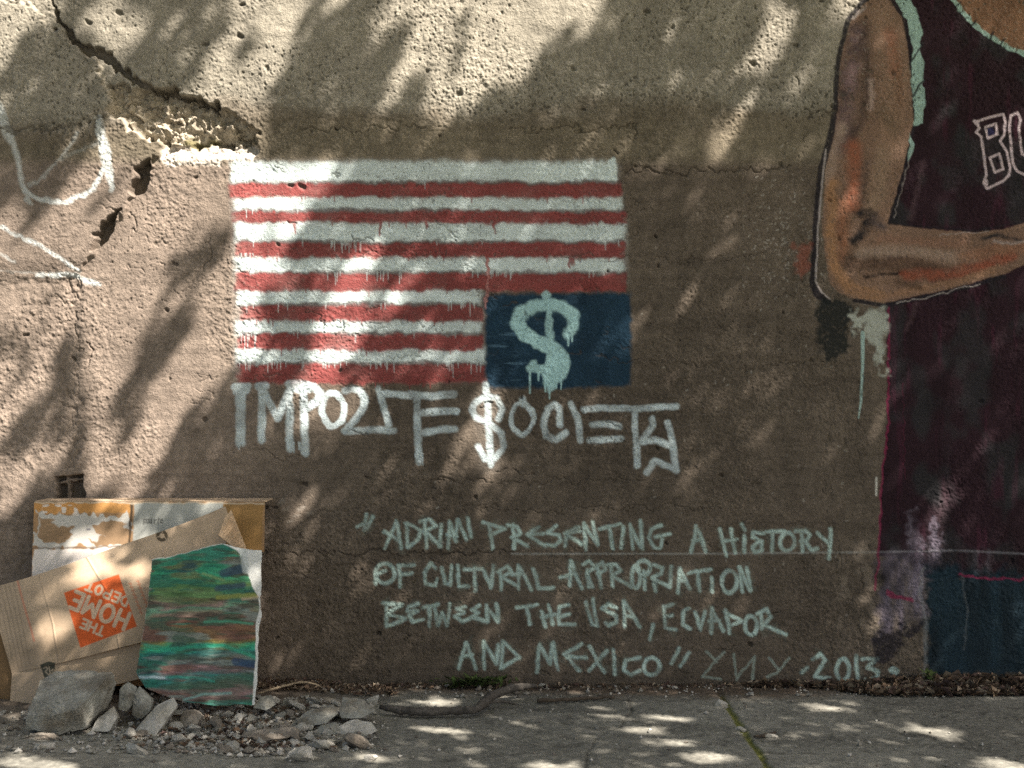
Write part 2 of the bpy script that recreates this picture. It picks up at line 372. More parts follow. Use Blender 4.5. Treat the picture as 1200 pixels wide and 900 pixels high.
overs = C.zeros(); R.poly(overs, [(272, 188), (724, 188), (736, 330), (568, 340), (568, 446), (276, 446)], 10, .55); lay(overs, (.40, .38, .35), None, .8, rough=.1)
i = 10
for k, (a, b, c, d) in enumerate(whites):
    cov = strip(a, b, c, d)
    hz = C.zeros(); R.poly(hz, [(a + 2, c), (b - 2, c), (b - 2, d), (a + 2, d)], 9, .5); lay(hz, WHITE * .8, None, .55, rough=.05)
    lay(cov, WHITE * (.74 + .42 * fbm(wx, wy, 34, 12, 210 + k, 3))[..., None], i + k, .93, pits=.9, rough=.14); specs[i + k] = ("white_stripe", "flag", None)
    if k == 0: cv = C.zeros(); R.stroke(cv, [(717, 190), (717, 212)], 9, 2); lay(cv, WHITE, i + k, .95)
i = 20
for k, (a, b, c, d, e) in enumerate(reds):
    sh = strip(a, b, c - 3.5, c + 4, 3.2); lay(sh, (.075, .05, .045), i + k, .75)              # dusty dark upper edge of each red stripe
    cov = strip(a, b, c, d, 2.6)
    C.drips(cov, a + 8, b - 10, d, 9 if b > 600 else 12, 3, 9, 1.4, r_)
    blot = (0.82 + .36 * vnoise(wx, wy, 28, 10, 200 + k))[..., None]
    hz = C.zeros(); R.poly(hz, [(a + 4, c), (b - 4, c), (b - 4, d + 1), (a + 4, d + 1)], 8, .5); lay(hz, RED, None, .5, rough=.05)
    lay(cov * (.74 + .4 * fnoise(wx, wy, 34, 220 + k)), RED * blot, i + k, .93, pits=.8, rough=.14); specs[i + k] = ("red_stripe", "flag", None)
for x, y0, y1 in ((345, 262, 273), (446, 262, 276), (500, 262, 268), (580, 262, 272), (571, 300, 350), (668, 304, 314), (671, 304, 312), (322, 248, 260)):
    lay(R.stroke(C.zeros(), [(x, y0), (x, y1)], [4, 2], 1.2), RED * 1.05, None, .85)
wd = C.zeros()
for k, (a, b, c, d) in enumerate(whites): C.drips(wd, a + 4, b - 6, d, 7 if k in (2, 3, 4, 5, 6) else 3, 3, 10, 1.1, r_)
for x0, x1, y, n, L in ((384, 430, 285, 16, 14), (392, 400, 322, 4, 14), (430, 470, 322, 8, 14), (555, 605, 320, 14, 16), (278, 300, 300, 8, 24), (278, 300, 350, 8, 24), (280, 300, 395, 8, 28), (520, 566, 355, 10, 20), (520, 570, 425, 12, 20), (280, 470, 427, 24, 12)):
    C.drips(wd, x0, x1, y, n, 3, L, 1.1, r_)
lay(wd, WHITE * .9, None, .62)
cov = R.poly(C.zeros(), [(568, 345), (650, 343), (739, 343), (740, 400), (739, 452), (650, 455), (569, 456)], 5.0)
scuff = sm(.62, .8, fbm(wx, wy, 26, 4, 90, 3)) * sm(75, 20, np.hypot(X - 596, (Y - 412) * 1.2))
lay(cov, NAVY * (0.7 + .6 * n2)[..., None] + scuff[..., None] * np.array([.05, .09, .12], np.float32), 30, .97, pits=0); specs[30] = ("canton", "flag", "plain dark navy rectangle in the lower right corner of the flag")
lay(R.stroke(R.stroke(C.zeros(), [(571, 305), (571, 352)], 3, 1), [(569, 345), (570, 360)], 2, 1), (.45, .22, .2), None, .7)
cov = C.zeros()
R.stroke(cov, [(666, 391), (670, 386), (673, 381), (671, 369), (658, 358.5), (642, 355.5), (624, 358), (611, 367), (607, 378), (614, 391), (629, 400), (645, 407), (655, 416), (658, 426), (654, 437), (646, 443)], [11, 12, 13, 13, 13, 13, 15, 17, 17, 17, 17, 17, 19, 20, 20, 18], 3.0)
R.stroke(cov, [(640, 344), (640.5, 346)], 10, 2.4); R.stroke(cov, [(643, 360), (643.5, 384), (645, 407)], 8, 2.2, .85)
R.stroke(cov, [(626, 424), (622, 431), (634, 432), (648, 430)], [8, 10, 11, 12], 2.4); R.stroke(cov, [(642, 446), (645, 452)], 13, 2.5); R.stroke(cov, [(650, 424), (647, 440)], 21, 2.5)
for x, a, b in ((621, 432, 461), (631, 436, 446), (639, 448, 459), (644, 450, 467), (652, 446, 455), (657.5, 440, 456), (666, 392, 405), (670.5, 388, 400)): C.stroke(cov, [(x, a), (x, b)], [3, 1.6], .9)
halo = R.stroke(C.zeros(), [(666, 391), (673, 381), (671, 369), (642, 355.5), (611, 367), (607, 378), (614, 391), (645, 407), (658, 426), (646, 443)], 15, 8, .35); lay(halo, (.18, .32, .33), None, .6, rough=.1)
lay(cov, AQUA * (.8 + .4 * n2)[..., None], 31, .93, pits=.6, rough=.15); specs[31] = ("dollar_sign", "flag", "dripping pale aqua dollar sign on the navy corner of the flag")

# big lettering under the flag ---------------------------------------------
cov = C.zeros()
def SS(cov, lst, w, soft=2.3, cv=None):
    cv = cv or R1
    for pts in lst: cv.stroke(cov, pts, w + (1.2 if w > 5 else 0), soft)
SS(cov, [[(280, 454), (280.5, 521)], [(284.5, 454), (284, 520)], [(275, 453), (291, 452)], [(277, 459), (289, 457)]], 6.5)
SS(cov, [[(307, 453), (307, 516)], [(310, 460), (326, 490), (338, 460)], [(339.5, 453), (339.5, 526)], [(303, 453), (312, 452)]], 7.5)
SS(cov, [[(338, 450), (352, 449), (368, 453), (375, 461), (371, 471), (358, 478)], [(355.5, 454), (357, 500), (358, 531)], [(345, 456), (362, 456)]], 7.5)
R.ellipse(cov, 390, 479.5, 13, 20, 7)
SS(cov, [[(405, 458), (413, 455), (421, 457), (428, 466), (427, 477), (416, 492), (404, 505)]], 7); SS(cov, [[(404, 506), (438, 503), (462, 505)]], 6.5)
SS(cov, [[(443, 456), (450, 478), (455.5, 498)], [(445, 460), (481, 464)]], 6.5)
SS(cov, [[(488, 464), (491, 541)], [(481, 462), (505, 464), (532, 462)], [(492, 484), (512, 482), (535, 482)], [(496, 507), (518, 503), (533, 503)]], 7)
SS(cov, [[(569, 450), (571, 470), (573, 500), (575.5, 544)]], 7)
SS(cov, [[(584.5, 491), (589, 479), (581.5, 466), (568, 464.5), (556, 472), (553, 480), (558, 489), (573, 495), (588, 508), (590.5, 523), (580, 538), (568, 538), (560.5, 523)]], 6)
R.ellipse(cov, 612, 490.5, 13, 19, 6); SS(cov, [[(613, 469), (613, 473)]], 8)
SS(cov, [[(656, 498), (656, 480), (651, 474), (642, 479), (637, 497), (640, 511), (652, 515.5), (663, 507)], [(669, 473), (677, 491), (680.5, 516)], [(685, 480), (700, 478), (740, 479), (792, 476)], [(694, 498), (712, 497), (726, 500)], [(691, 516), (728, 514)],
         [(744, 482), (745, 512), (747, 546)], [(764.5, 491), (766, 499), (752, 517), (768, 515), (789, 524)], [(783, 496), (789, 524), (793, 552), (782, 546), (768, 540), (758, 554)]], 6.3)
C.drips(cov, 278, 286, 518, 4, 4, 10, 2, r_); C.drips(cov, 336, 360, 522, 5, 4, 12, 2, r_); C.drips(cov, 486, 496, 535, 4, 3, 10, 2, r_)
halo = np.clip(R.stroke(C.zeros(), [(570, 470), (575, 540)], 30, 16, .35), 0, 1); lay(halo, (.36, .36, .33), None, .35, rough=.1)
cov *= np.clip(.66 + .6 * fnoise(wx, wy, 20, 98), 0, 1)
lay(cov, np.array([.56, .67, .68], np.float32) * (.62 + .6 * vnoise(wx, wy, 13, 9, 95))[..., None], 40, .88, pits=.8, rough=.14); specs[40] = ("title_lettering", None, "large pale sprayed lettering directly under the flag")

# four lines of small lettering --------------------------------------------
L = []
L += [[(429, 603), (426.7, 622)], [(436.7, 605), (430, 620)], [(419, 618), (427, 613)]]
L += [[(451, 643), (465, 610), (470, 642)], [(450, 623), (466, 632)], [(476.7, 613), (478, 642), (489, 632), (494, 622), (475, 613)]]
L += [[(498, 612), (500, 642)], [(491.7, 611.7), (503, 609), (510, 616.7), (498, 623), (516.7, 640)], [(516, 615), (515, 640)]]
L += [[(525, 642), (526.7, 611.7), (534, 635)], [(524, 627), (535, 629)], [(534, 630), (536.7, 610), (546.7, 632)], [(547.5, 607), (552.5, 629)]]
L += [[(566, 612), (591.7, 620), (574, 627)], [(573, 615), (578, 643)], [(601.7, 615), (602.5, 643)], [(595, 615), (606.7, 618), (610, 625), (600, 630), (618, 640)]]
L += [[(631.7, 617), (618, 627), (639, 640)], [(620, 626), (636, 625)], [(651.7, 616), (641, 624), (655, 627), (657.5, 633), (650, 640), (640, 638)], [(678, 618), (661.7, 625), (681.7, 638)], [(664, 623), (662.5, 640)], [(664, 625), (680, 623)]]
L += [[(684, 613), (686.7, 644)], [(685, 615), (700, 638)], [(695, 612), (700, 638)], [(703, 620), (726.7, 614)], [(715, 618), (718, 643)], [(730, 617), (728, 641)], [(738, 615), (741.7, 643)], [(739, 618), (752.5, 643)], [(751, 610), (752.5, 643)]]
L += [[(775, 616), (764, 620), (761, 630), (766.7, 641.7), (774, 643), (776.7, 632)], [(768, 629), (785, 626)]]
L += [[(810, 647), (816, 617), (827.5, 647)], [(811.7, 634), (821.7, 632)], [(844, 620), (851, 651.7)], [(856.7, 620), (861.7, 648)], [(847, 634), (863, 632)], [(871.7, 628), (872.5, 647)], [(869, 615), (872.5, 621.7)]]
L += [[(895, 625), (883, 624), (881.7, 630), (893, 635), (893, 645), (885, 647.5), (882.5, 641.7), (890, 635)], [(898, 623), (920, 621.7)], [(905, 625), (905, 646)]]
L += [[(931.7, 622), (943, 621.7), (949, 627.5), (945, 633), (938, 634)], [(939, 625), (941, 647)], [(943, 634), (951.7, 645), (958, 643)], [(958, 625), (971, 636)], [(973, 620), (974, 635), (971, 655)]]
L += [[(440, 673), (451.7, 669)], [(441, 676), (440, 684)], [(468, 662), (469, 687)], [(467, 662), (485, 662.5)], [(468, 673), (482.5, 671.7)], [(510, 665), (505, 660), (496.7, 671.7), (498, 685), (510, 686), (511.7, 678)]]
L += [[(517.5, 665), (521.7, 683), (528, 685), (529, 663)], [(536.7, 663), (538, 688), (550, 686.7)], [(545, 667.5), (565, 667.5)], [(556.7, 665), (556.7, 691.7)], [(567.5, 670), (575, 688), (578, 663)]]
L += [[(583, 670), (595, 663), (600, 670), (588, 676.7), (607, 687)], [(586.7, 670), (587.5, 691.7)], [(607.5, 690), (608, 662), (623, 691.7)], [(600, 673), (613, 672)], [(625, 667), (631.7, 690), (649, 689)]]
L += [[(668, 687), (669, 657), (681.7, 690)], [(657.5, 677), (672, 672)], [(688, 668), (690, 688)], [(683, 662), (690, 658), (697, 664), (688, 672), (694, 688)], [(700, 662), (704, 688)], [(693, 668), (706.7, 659), (710, 667), (700, 672)]]
L += [[(716.7, 663), (717.5, 687)], [(711, 662), (723, 662), (727.5, 668), (718, 675), (740, 688)], [(754, 670), (756, 690)], [(766.7, 662), (776.7, 665), (775, 672), (764, 677), (785, 688)], [(766.7, 677), (768, 692)], [(786.7, 663), (785, 688)]]
L += [[(795, 695), (796.7, 665), (808, 690)], [(796, 680), (804, 681)], [(806.7, 672), (833, 667)], [(817.5, 670), (820, 692)], [(834, 677), (835, 693)], [(866.7, 665), (870, 693)], [(868, 668), (879, 692)], [(875, 665), (880, 692)]]
L += [[(452.7, 707), (452.7, 734)], [(449, 707), (471, 709), (453, 719), (475.5, 725), (452.7, 734)], [(490, 707.5), (479, 711), (477, 716), (489.5, 716), (480, 721.5), (484, 728.5), (495.6, 726)], [(495.6, 712), (513, 708)], [(502.6, 711), (503.5, 734)]]
L += [[(508.8, 711), (513, 733), (517.5, 718), (523.6, 733), (527, 707.5)], [(545.5, 711), (535, 713), (543.8, 717), (533, 722), (542, 728.5), (551, 725)], [(562, 710), (552.5, 714.5), (561, 718), (553.4, 723), (570, 727.6)], [(570, 709), (572, 728.5)], [(570, 711), (584, 728.5), (582, 707.5)]]
L += [[(605, 712.7), (629.5, 708)], [(617, 713), (621.6, 732)], [(635, 716), (639, 734)], [(643, 709), (647.6, 732)], [(634.5, 723), (650, 720.6)], [(667, 709), (656, 711), (654, 723), (668, 720)], [(654, 723), (655.5, 732), (673, 731)]]
L += [[(687, 706), (694, 732), (700, 734), (695, 702)], [(722, 713), (713, 707.5), (706, 713), (722, 721.5), (722, 729), (713, 733), (709, 730)], [(732.5, 734), (731.6, 704), (750, 734)], [(732.5, 722), (743, 722)], [(765.8, 732), (762, 749.5)]]
L += [[(788.5, 709), (778, 711), (779, 722), (788.5, 721.5)], [(779, 723), (780, 735.5), (792, 738)], [(807.8, 713), (801, 716), (800, 732), (808.6, 737)], [(814.6, 717), (821, 738), (826, 717)], [(834, 743), (834, 712.5), (848, 739.5)], [(831.5, 728), (843, 727)]]
L += [[(850.6, 715), (855, 742)], [(849.5, 717), (868.6, 728), (855, 734)], [(886.6, 719), (899, 713.6), (903.5, 722.6), (894.5, 733), (921.5, 744)], [(892, 719), (893, 737)]]
L += [[(536.8, 783), (546.4, 753), (557.8, 783.6)], [(539.4, 770.5), (554, 767)], [(568, 783), (566.5, 751), (582, 777.5), (584, 755)], [(587.5, 783), (589, 751), (609, 770.5), (587.5, 783)]]
L += [[(629, 788), (632.7, 755), (645, 777.5), (647.6, 753), (653.8, 784.5)], [(632, 758), (630, 784)], [(681.8, 755), (660.8, 767), (680, 786)], [(667, 769), (687, 771)], [(691, 758), (708, 788)], [(711.5, 762), (690.5, 786)], [(719, 762), (720, 790)]]
L += [[(750, 770.5), (732.5, 774), (731, 784.5), (739.5, 790.6), (750, 786)], [(796, 760), (786.8, 777.5)], [(807.8, 765), (798, 781)]]
L += [[(953, 773), (961, 766.5), (966.5, 773), (955, 793.5), (973, 794.6)], [(1003.6, 769), (1005, 796)], [(1010.4, 773), (1028.4, 772), (1017, 782), (1029.5, 787), (1027, 794.6), (1014, 797)], [(946, 782), (939.5, 788)]]
cov = C.zeros(); SS(cov, L, 4.4, 1.9)
for cx, cy, rx, ry in ((922.5, 635, 8.5, 11), (451, 672, 11.5, 11.5), (745, 676, 5, 13), (754, 665, 8, 8), (855, 682, 9, 13), (880, 733, 7.5, 11), (764, 781, 9, 10), (988, 784.5, 7.5, 12.5)): R1.ellipse(cov, cx, cy, rx, ry, 4.9, 1.8)
R1.stroke(cov, [(1047, 785), (1049, 787)], 10, 2.0)
wide = C.zeros()
for pts in L: RR.stroke(wide, pts, 7, 4, .35)
lay(wide, (.22, .29, .24), None, .55, rough=.2)
faint = C.zeros(); SS(faint, [[(828, 763), (840.5, 775.5)], [(848.4, 764), (822.5, 792.4), (845, 796)], [(860, 766.5), (863, 796), (884.4, 769), (882, 798)], [(901, 771), (912.5, 784.5)], [(925, 771), (910, 789), (899, 793.5)]], 3.2, 1.4)
lay(faint, (.30, .38, .33), 41, .62)
GREEN = np.array([.40, .54, .49], np.float32); cov *= np.clip(.62 + .6 * fnoise(wx, wy, 16, 97), 0, 1)
lay(cov, GREEN * (.72 + .55 * vnoise(wx, wy, 11, 9, 96))[..., None], 41, .90, pits=.8, rough=.16); specs[41] = ("dedication_lettering", None, "four lines of small pale green hand lettering low on the wall")

# figure mural on the right -----------------------------------------------
armp = [(1018, 0), (1004, 14), (995, 28), (988, 50), (984, 68), (981, 95), (980, 122), (976, 155), (968, 190), (966, 215), (963, 258), (966, 300), (973, 333), (984, 344), (1000, 350), (1037, 355), (1069, 348), (1118, 338), (1177, 321), (1200, 311), (1290, 290), (1330, 294), (1352, 282), (1360, 262), (1350, 240), (1322, 228), (1296, 240), (1200, 262), (1177, 268), (1142, 272), (1083, 268), (1041, 261), (1053, 219), (1058, 200), (1071, 142), (1067, 93), (1064, 62), (1058, 22), (1045, 0), (1060, -40), (1120, -70), (1100, -90), (1040, -40)]
jers = [(1045, 0), (1058, 22), (1067, 93), (1071, 142), (1056, 205), (1041, 262), (1037, 350), (1040, 420), (1039, 480), (1034, 560), (1029, 650), (1060, 656), (1080, 676), (1150, 680), (1200, 682), (1330, 680), (1440, 670), (1440, -60), (1400, -60), (1375, 10), (1340, 50), (1290, 72), (1240, 76), (1200, 65), (1180, 56), (1159, 43), (1135, 24), (1117, 0), (1100, -60), (1060, -40)]
chest = [(1117, 0), (1135, 24), (1159, 43), (1180, 56), (1200, 65), (1240, 76), (1290, 72), (1340, 50), (1375, 10), (1400, -60), (1340, -150), (1180, -150), (1100, -60)]
fold = vnoise(wx, wy, 16, 60, 110) * .5 + fbm(wx, wy, 50, 90, 111, 3) * .5
cov = R.poly(C.zeros(), jers, 2.0)
JER = np.array([.021, .0088, .0135], np.float32) * (.55 + .9 * fold)[..., None] + np.array([.05, .006, .02], np.float32) * (sm(.60, .8, fbm(wx, wy, 9, 60, 112, 3)) * .35)[..., None] + np.array([.002, .012, .010], np.float32) * sm(.5, .75, fbm(wx, wy, 30, 40, 113, 3))[..., None]
lay(cov, JER, 50, .985, pits=0); specs[50] = ("jersey", "figure", None)
lay(R.stroke(R.stroke(R.stroke(C.zeros(), [(1082, 190), (1068, 255)], 8, 5, .5), [(1075, 355), (1062, 385)], 7, 4, .5), [(1107, 565), (1100, 640)], 12, 7, .35), (.12, .075, .085), None, .75, rough=.2)
smear = C.zeros(); RR.poly(smear, [(1028, 650), (1100, 648), (1090, 690), (1080, 735), (1030, 748)], 12, .9); RR.stroke(smear, [(1071, 610), (1070, 650)], 16, 8, .6); RR.stroke(smear, [(1095, 612), (1096, 650)], 14, 8, .7); smear *= (.35 + .65 * sm(.3, .7, fbm(wx, wy, 12, 90, 117, 3)))
lay(smear, np.array([.15, .13, .165], np.float32) * np.clip(-.35 + 2.0 * fbm(wx, wy, 20, 36, 115, 3), .06, 2)[..., None], 51, .92, pits=0); specs[51] = ("purple_smear", "figure", None)
sp = C.zeros(); RR.stroke(sp, [(1078, 640), (1076, 690), (1082, 720)], 10, 10, .75); RR.stroke(sp, [(1096, 615), (1096, 648)], 10, 8, .5); RR.stroke(sp, [(1068, 600), (1070, 650)], 9, 8, .4)
lay(sp * (.5 + .5 * fnoise(wx, wy, 7, 133, .5)), (.34, .30, .37), 51, .75, rough=.1)
lay(pale * sm(1020, 1030, X), (.26, .26, .28), None, .7)
vs_ = C.zeros()
for _ in range(26):
    x, y = r_.uniform(1030, 1300), r_.uniform(640, 690); R.stroke(vs_, [(x, y), (x + r_.uniform(-2, 2), y + r_.uniform(20, 90))], r_.uniform(1.5, 6), 4, r_.uniform(.15, .5))
lay(vs_, (.17, .165, .19), None, .6, rough=.1)
dk = C.zeros(); RR.poly(dk, [(1026, 742), (1062, 735), (1055, 760), (1045, 775), (1026, 778)], 5); RR.stroke(dk, [(1030, 748), (1060, 745), (1085, 735)], 8, 4); lay(dk, (.02, .018, .024), 51, .85)
cov = RR.poly(C.zeros(), [(1084, 668), (1110, 662), (1125, 668), (1200, 672), (1440, 668), (1440, 790), (1200, 792), (1090, 796), (1082, 730)], 12)
lay(cov, np.array([.009, .024, .034], np.float32) * (.25 + 1.4 * fbm(wx, wy, 14, 70, 116, 4))[..., None], 52, .97, pits=0); specs[52] = ("shorts", "figure", None)
lay(R.stroke(R.stroke(C.zeros(), [(1082, 665), (1078, 700), (1086, 730), (1084, 795)], 5, 3, .6), [(1128, 672), (1134, 720), (1130, 760)], 4, 3, .4), (.26, .28, .28), None, .7)
mag = C.zeros(); R.stroke(mag, [(1042, 358), (1042, 440), (1040, 500), (1034, 560), (1030, 640), (1026, 690)], 3.2, 1.2, .8); R.stroke(mag, [(1040, 695), (1052, 700), (1068, 701)], 5, 1.8); R.stroke(mag, [(1125, 674), (1160, 677), (1200, 679), (1280, 680)], 3, 1.5, .9); R.stroke(mag, [(1058, 450), (1060, 560)], 2, 1.5, .4)
lay(mag, (.20, .02, .06), None, .8)
cov = R1.poly(C.zeros(), armp, 1.8)
tb = np.clip((X - 962) / 100, 0, 1)
SK = 1.22 * np.array([.175, .112, .078], np.float32) * (.72 + .56 * fbm(wx, wy, 26, 40, 120, 3))[..., None]
def tint(pts, w, soft, c_, amt):
    """One brushed tone inside the painted arm, streaked along the wall's grain."""
    global SK
    m_ = R.stroke(C.zeros(), pts, w, soft) * amt * (.55 + .9 * brush); m_ = np.clip(m_, 0, 1)[..., None]; SK = SK * (1 - m_) + 1.15 * np.array(c_, np.float32) * m_
brush = .5 * fnoise(wx, wy, 9, 131, 2.2) + .5 * fnoise(wx, wy, 5, 132)
tint([(1003, 40), (996, 80), (992, 125), (985, 170)], 22, 7, (.085, .058, .060), .8)          # shaded outer shoulder
tint([(1012, 30), (1016, 90), (1012, 135), (998, 160)], 12, 6, (.050, .033, .030), .7)
tint([(998, 78), (994, 105)], 9, 5, (.20, .13, .13), .7)
tint([(1038, 18), (1046, 60), (1048, 110), (1040, 170)], 26, 9, (.24, .155, .105), .75)
tint([(1042, 40), (1048, 85)], 14, 7, (.24, .10, .06), .6); tint([(1050, 70), (1054, 120)], 9, 5, (.16, .085, .05), .6)
tint([(1019, 98), (1021, 128)], 6, 4, (.36, .27, .23), .8); tint([(1034, 130), (1048, 150)], 14, 8, (.13, .095, .062), .6)
tint([(986, 150), (976, 180), (970, 215)], 13, 6, (.27, .20, .155), .75)
tint([(1000, 172), (1003, 215), (998, 240)], 18, 7, (.23, .082, .045), .8); tint([(1016, 190), (1012, 235)], 10, 6, (.075, .052, .04), .7)
tint([(1035, 180), (1030, 225), (1020, 245)], 18, 7, (.25, .175, .12), .7)
tint([(975, 215), (974, 270), (978, 315), (995, 338), (1030, 346)], 13, 5, (.30, .165, .085), .85)  # warm rim of the elbow
tint([(988, 240), (988, 300)], 13, 6, (.22, .095, .05), .7)
tint([(1008, 250), (1022, 252), (1012, 268), (1002, 282)], 11, 5, (.022, .018, .018), .95); tint([(1024, 258), (1034, 266)], 10, 6, (.07, .055, .055), .8)
tint([(1000, 306), (1040, 306), (1080, 316), (1110, 322)], 24, 7, (.085, .052, .036), .85); tint([(1012, 324), (1040, 322), (1062, 320)], 4, 2, (.02, .014, .012), .9)
tint([(1030, 280), (1080, 284), (1130, 284)], 10, 5, (.22, .125, .085), .7); tint([(1010, 296), (1060, 293), (1110, 300), (1140, 300)], 13, 5, (.29, .215, .165), .75)
tint([(1062, 322), (1110, 322), (1150, 312), (1186, 300)], 12, 5, (.23, .072, .042), .85); tint([(1130, 300), (1175, 292), (1200, 290)], 14, 6, (.22, .11, .065), .7)
tint([(1150, 279), (1172, 277), (1196, 281)], 4, 2.2, (.03, .026, .026), .9); tint([(1165, 284), (1200, 284)], 3, 2, (.28, .24, .22), .8)
tint([(1000, 340), (1037, 348), (1069, 341), (1118, 331), (1170, 315)], 8, 3, (.24, .14, .085), .75); tint([(1052, 331), (1075, 336)], 8, 4, (.09, .055, .035), .7)
lay(cov, SK, 53, .97, pits=.35); specs[53] = ("arm", "figure", "large brown bent arm of the figure mural")
cov = R.poly(C.zeros(), chest, 1.6); lay(cov, np.array([.22, .12, .07], np.float32) * (.5 + .9 * fbm(wx, wy, 24, 30, 125, 3))[..., None], 54, .96); specs[54] = ("chest_skin", "figure", None)
out = C.zeros(); R1.stroke(out, [(1030, -12), (1010, 4), (993, 25), (986, 50), (982, 67), (979, 100), (979, 122), (974, 158), (962, 200), (957, 247), (955, 293), (952, 330), (957, 344), (970, 354)], [5, 6, 6, 6, 6, 6, 6, 8, 8, 8, 8, 9, 9, 8], 1.8)
R1.stroke(out, [(1000, 352), (1037, 358), (1069, 351), (1118, 341), (1177, 324)], 5, 1.6, .9); R1.stroke(out, [(1042, -2), (1058, 22), (1066, 62), (1069, 93), (1072, 142), (1060, 200), (1042, 260)], 4.5, 1.4, .9); R1.stroke(out, [(1042, 262), (1083, 266), (1142, 270), (1200, 260)], 2.4, 1.3, .7)
lay(out, (.016, .014, .018), None, .92)
wl = C.zeros(); R1.stroke(wl, [(968, 175), (964, 205), (960, 250), (957, 300), (956, 330), (963, 343), (972, 350)], 2.4, 1.0, .9); R.stroke(wl, [(1000, 22), (1012, 9)], 5, 2, .8); R.stroke(wl, [(1052, 355), (1118, 341), (1150, 332)], 1.6, .9, .8); R.stroke(wl, [(1068, 180), (1058, 215), (1048, 255)], 1.6, .9, .6); R.stroke(wl, [(1100, 276), (1160, 270)], 1.6, 1, .6); lay(wl, (.40, .36, .34), None, .8)
tr = C.zeros(); R.poly(tr, [(1044, -8), (1064, -8), (1073, 12), (1079, 40), (1078, 56), (1081, 70), (1080, 92), (1083, 112), (1082, 146), (1073, 146), (1069, 112), (1067, 80), (1069, 55), (1062, 25)], 1.4); R.poly(tr, [(1068, 156), (1072, 165), (1069, 180), (1064, 191), (1064, 175)], 1.2); 
R.stroke(tr, [(1105, -20), (1117, 1), (1135, 24), (1159, 43), (1180, 56), (1200, 65), (1240, 76), (1290, 72), (1340, 50), (1375, 10)], 5, 1.2)
lay(tr, np.array([.33, .50, .44], np.float32) * (.8 + .4 * n2)[..., None], 55, .94); specs[55] = ("collar_trim", "figure", "pale mint trim along armhole and neckline")
ct = C.zeros()
for a, b in (((1067, 73), (1081, 50)), ((1070, 112), (1082, 95)), ((1137, 30), (1143, 25)), ((1158, 47), (1163, 38)), ((1170, 54), (1176, 47)), ((1118, 10), (1124, 4))): R.stroke(ct, [a, b], 2.6, 1)
lay(ct, (.02, .02, .022), None, .9)
bl = C.zeros()
for pts in ([(1143, 143), (1158, 138), (1175, 134), (1178, 142), (1177, 158), (1172, 165), (1180, 178), (1184, 196), (1183, 205), (1176, 212), (1157, 221), (1153, 214), (1156, 205), (1153, 180), (1150, 160), (1144, 155), (1148, 150), (1143, 143)], [(1155, 149), (1167, 145), (1169, 157), (1158, 162), (1155, 149)], [(1160, 185), (1171, 180), (1176, 198), (1166, 202), (1160, 185)],
            [(1184, 136), (1192, 132), (1196, 140), (1194, 150), (1198, 180), (1206, 184), (1212, 176), (1208, 140), (1218, 136), (1226, 178), (1218, 196), (1204, 206), (1192, 200), (1187, 190), (1183, 150), (1184, 136)]): C.stroke(bl, pts, 3.1, 1.0)
C.stroke(bl, [(1142, 142), (1146, 146)], 4, 1.2); C.stroke(bl, [(1156, 212), (1156, 216)], 4, 1.2)
lay(bl, (.55, .46, .48), 56, .92); specs[56] = ("shirt_lettering", "figure", "white outlined capital letters on the dark jersey")
lay(R.poly(C.zeros(), [(1158, 151), (1166, 148), (1167, 157), (1159, 160)], 1), (.03, .03, .09), None, .8)
# spills around the elbow
bs = C.zeros(); RR.poly(bs, [(958, 352), (999, 354), (996, 382), (993, 412), (972, 422), (960, 414)], 6); lay(bs, (.014, .018, .017), 57, .9); specs[57] = ("black_smear", "figure", None)
bs = C.zeros(); RR.poly(bs, [(993, 362), (1038, 362), (1039, 440), (1030, 432), (1018, 402), (1002, 392)], 8); lay(bs * sm(.2, .5, vnoise(wx, wy, 8, 11, 130) * .6 + n3 * .4), (.40, .44, .38), 58, .85); specs[58] = ("pale_spill", "figure", "pale mint paint spill with a long drip under the elbow")
bs = C.stroke(C.zeros(), [(1011, 390), (1011, 430), (1009, 470), (1006, 490)], [5, 3.5, 3, 1.6], 1); lay(bs, (.33, .48, .44), 58, .9)
bs = RR.poly(C.zeros(), [(931, 285), (948, 280), (952, 295), (944, 325), (930, 322)], 5, .8); lay(bs, (.24, .075, .05), 59, .75); specs[59] = ("red_spray_patch", "figure", None)

# build the wall sheet: fine where the photo looks, coarse beyond, bent back into a solid body at its ends
fx = wx * MPP; fz = (805 - wy) * MPP
cxl = np.array([-7.0, -7.0, -5, -3.5, -2.4, -1.6, -1.0, -.6]); cxr = np.array([4.0, 4.6, 5.4, 6.5, 8, 10, 12.0, 12.0]); czt = np.array([3.3, 3.3, 3.1, 2.85, 2.6])
gx = np.concatenate([cxl, fx, cxr]); gz = np.concatenate([czt, fz])
pad = ((len(czt), 0), (len(cxl), len(cxr)))
DD = np.pad(D, pad, mode='edge')
H, W = DD.shape
inner = np.zeros((H, W), bool); inner[len(czt):, len(cxl):len(cxl) + len(fx)] = True
CC = np.pad(COLR, pad + ((0, 0),), mode='edge'); OO = np.pad(OWN, pad, mode='constant')
far = ~inner; zrow = np.broadcast_to(gz[:, None], (H, W))
farcol = np.where((zrow > 1.65)[..., None], up, low) * (0.8 + 0.4 * vnoise(gx, -gz.astype(float), .5, .22, 3))[..., None]
CC[far] = farcol[far]; DD[far] = 0
CO = np.stack([np.broadcast_to(gx, (H, W)), -DD, zrow], -1).astype(np.float32)
CO[0, :, 1] = .35; CO[:, 0, 1] = .35; CO[:, -1, 1] = .35
M_wall = material("painted_concrete", attr=True, rough=.88, nscale=420, namt=.3, bscale=260, bump=.6, bdist=.004, mscale=5, mamt=.06, spec=.2)
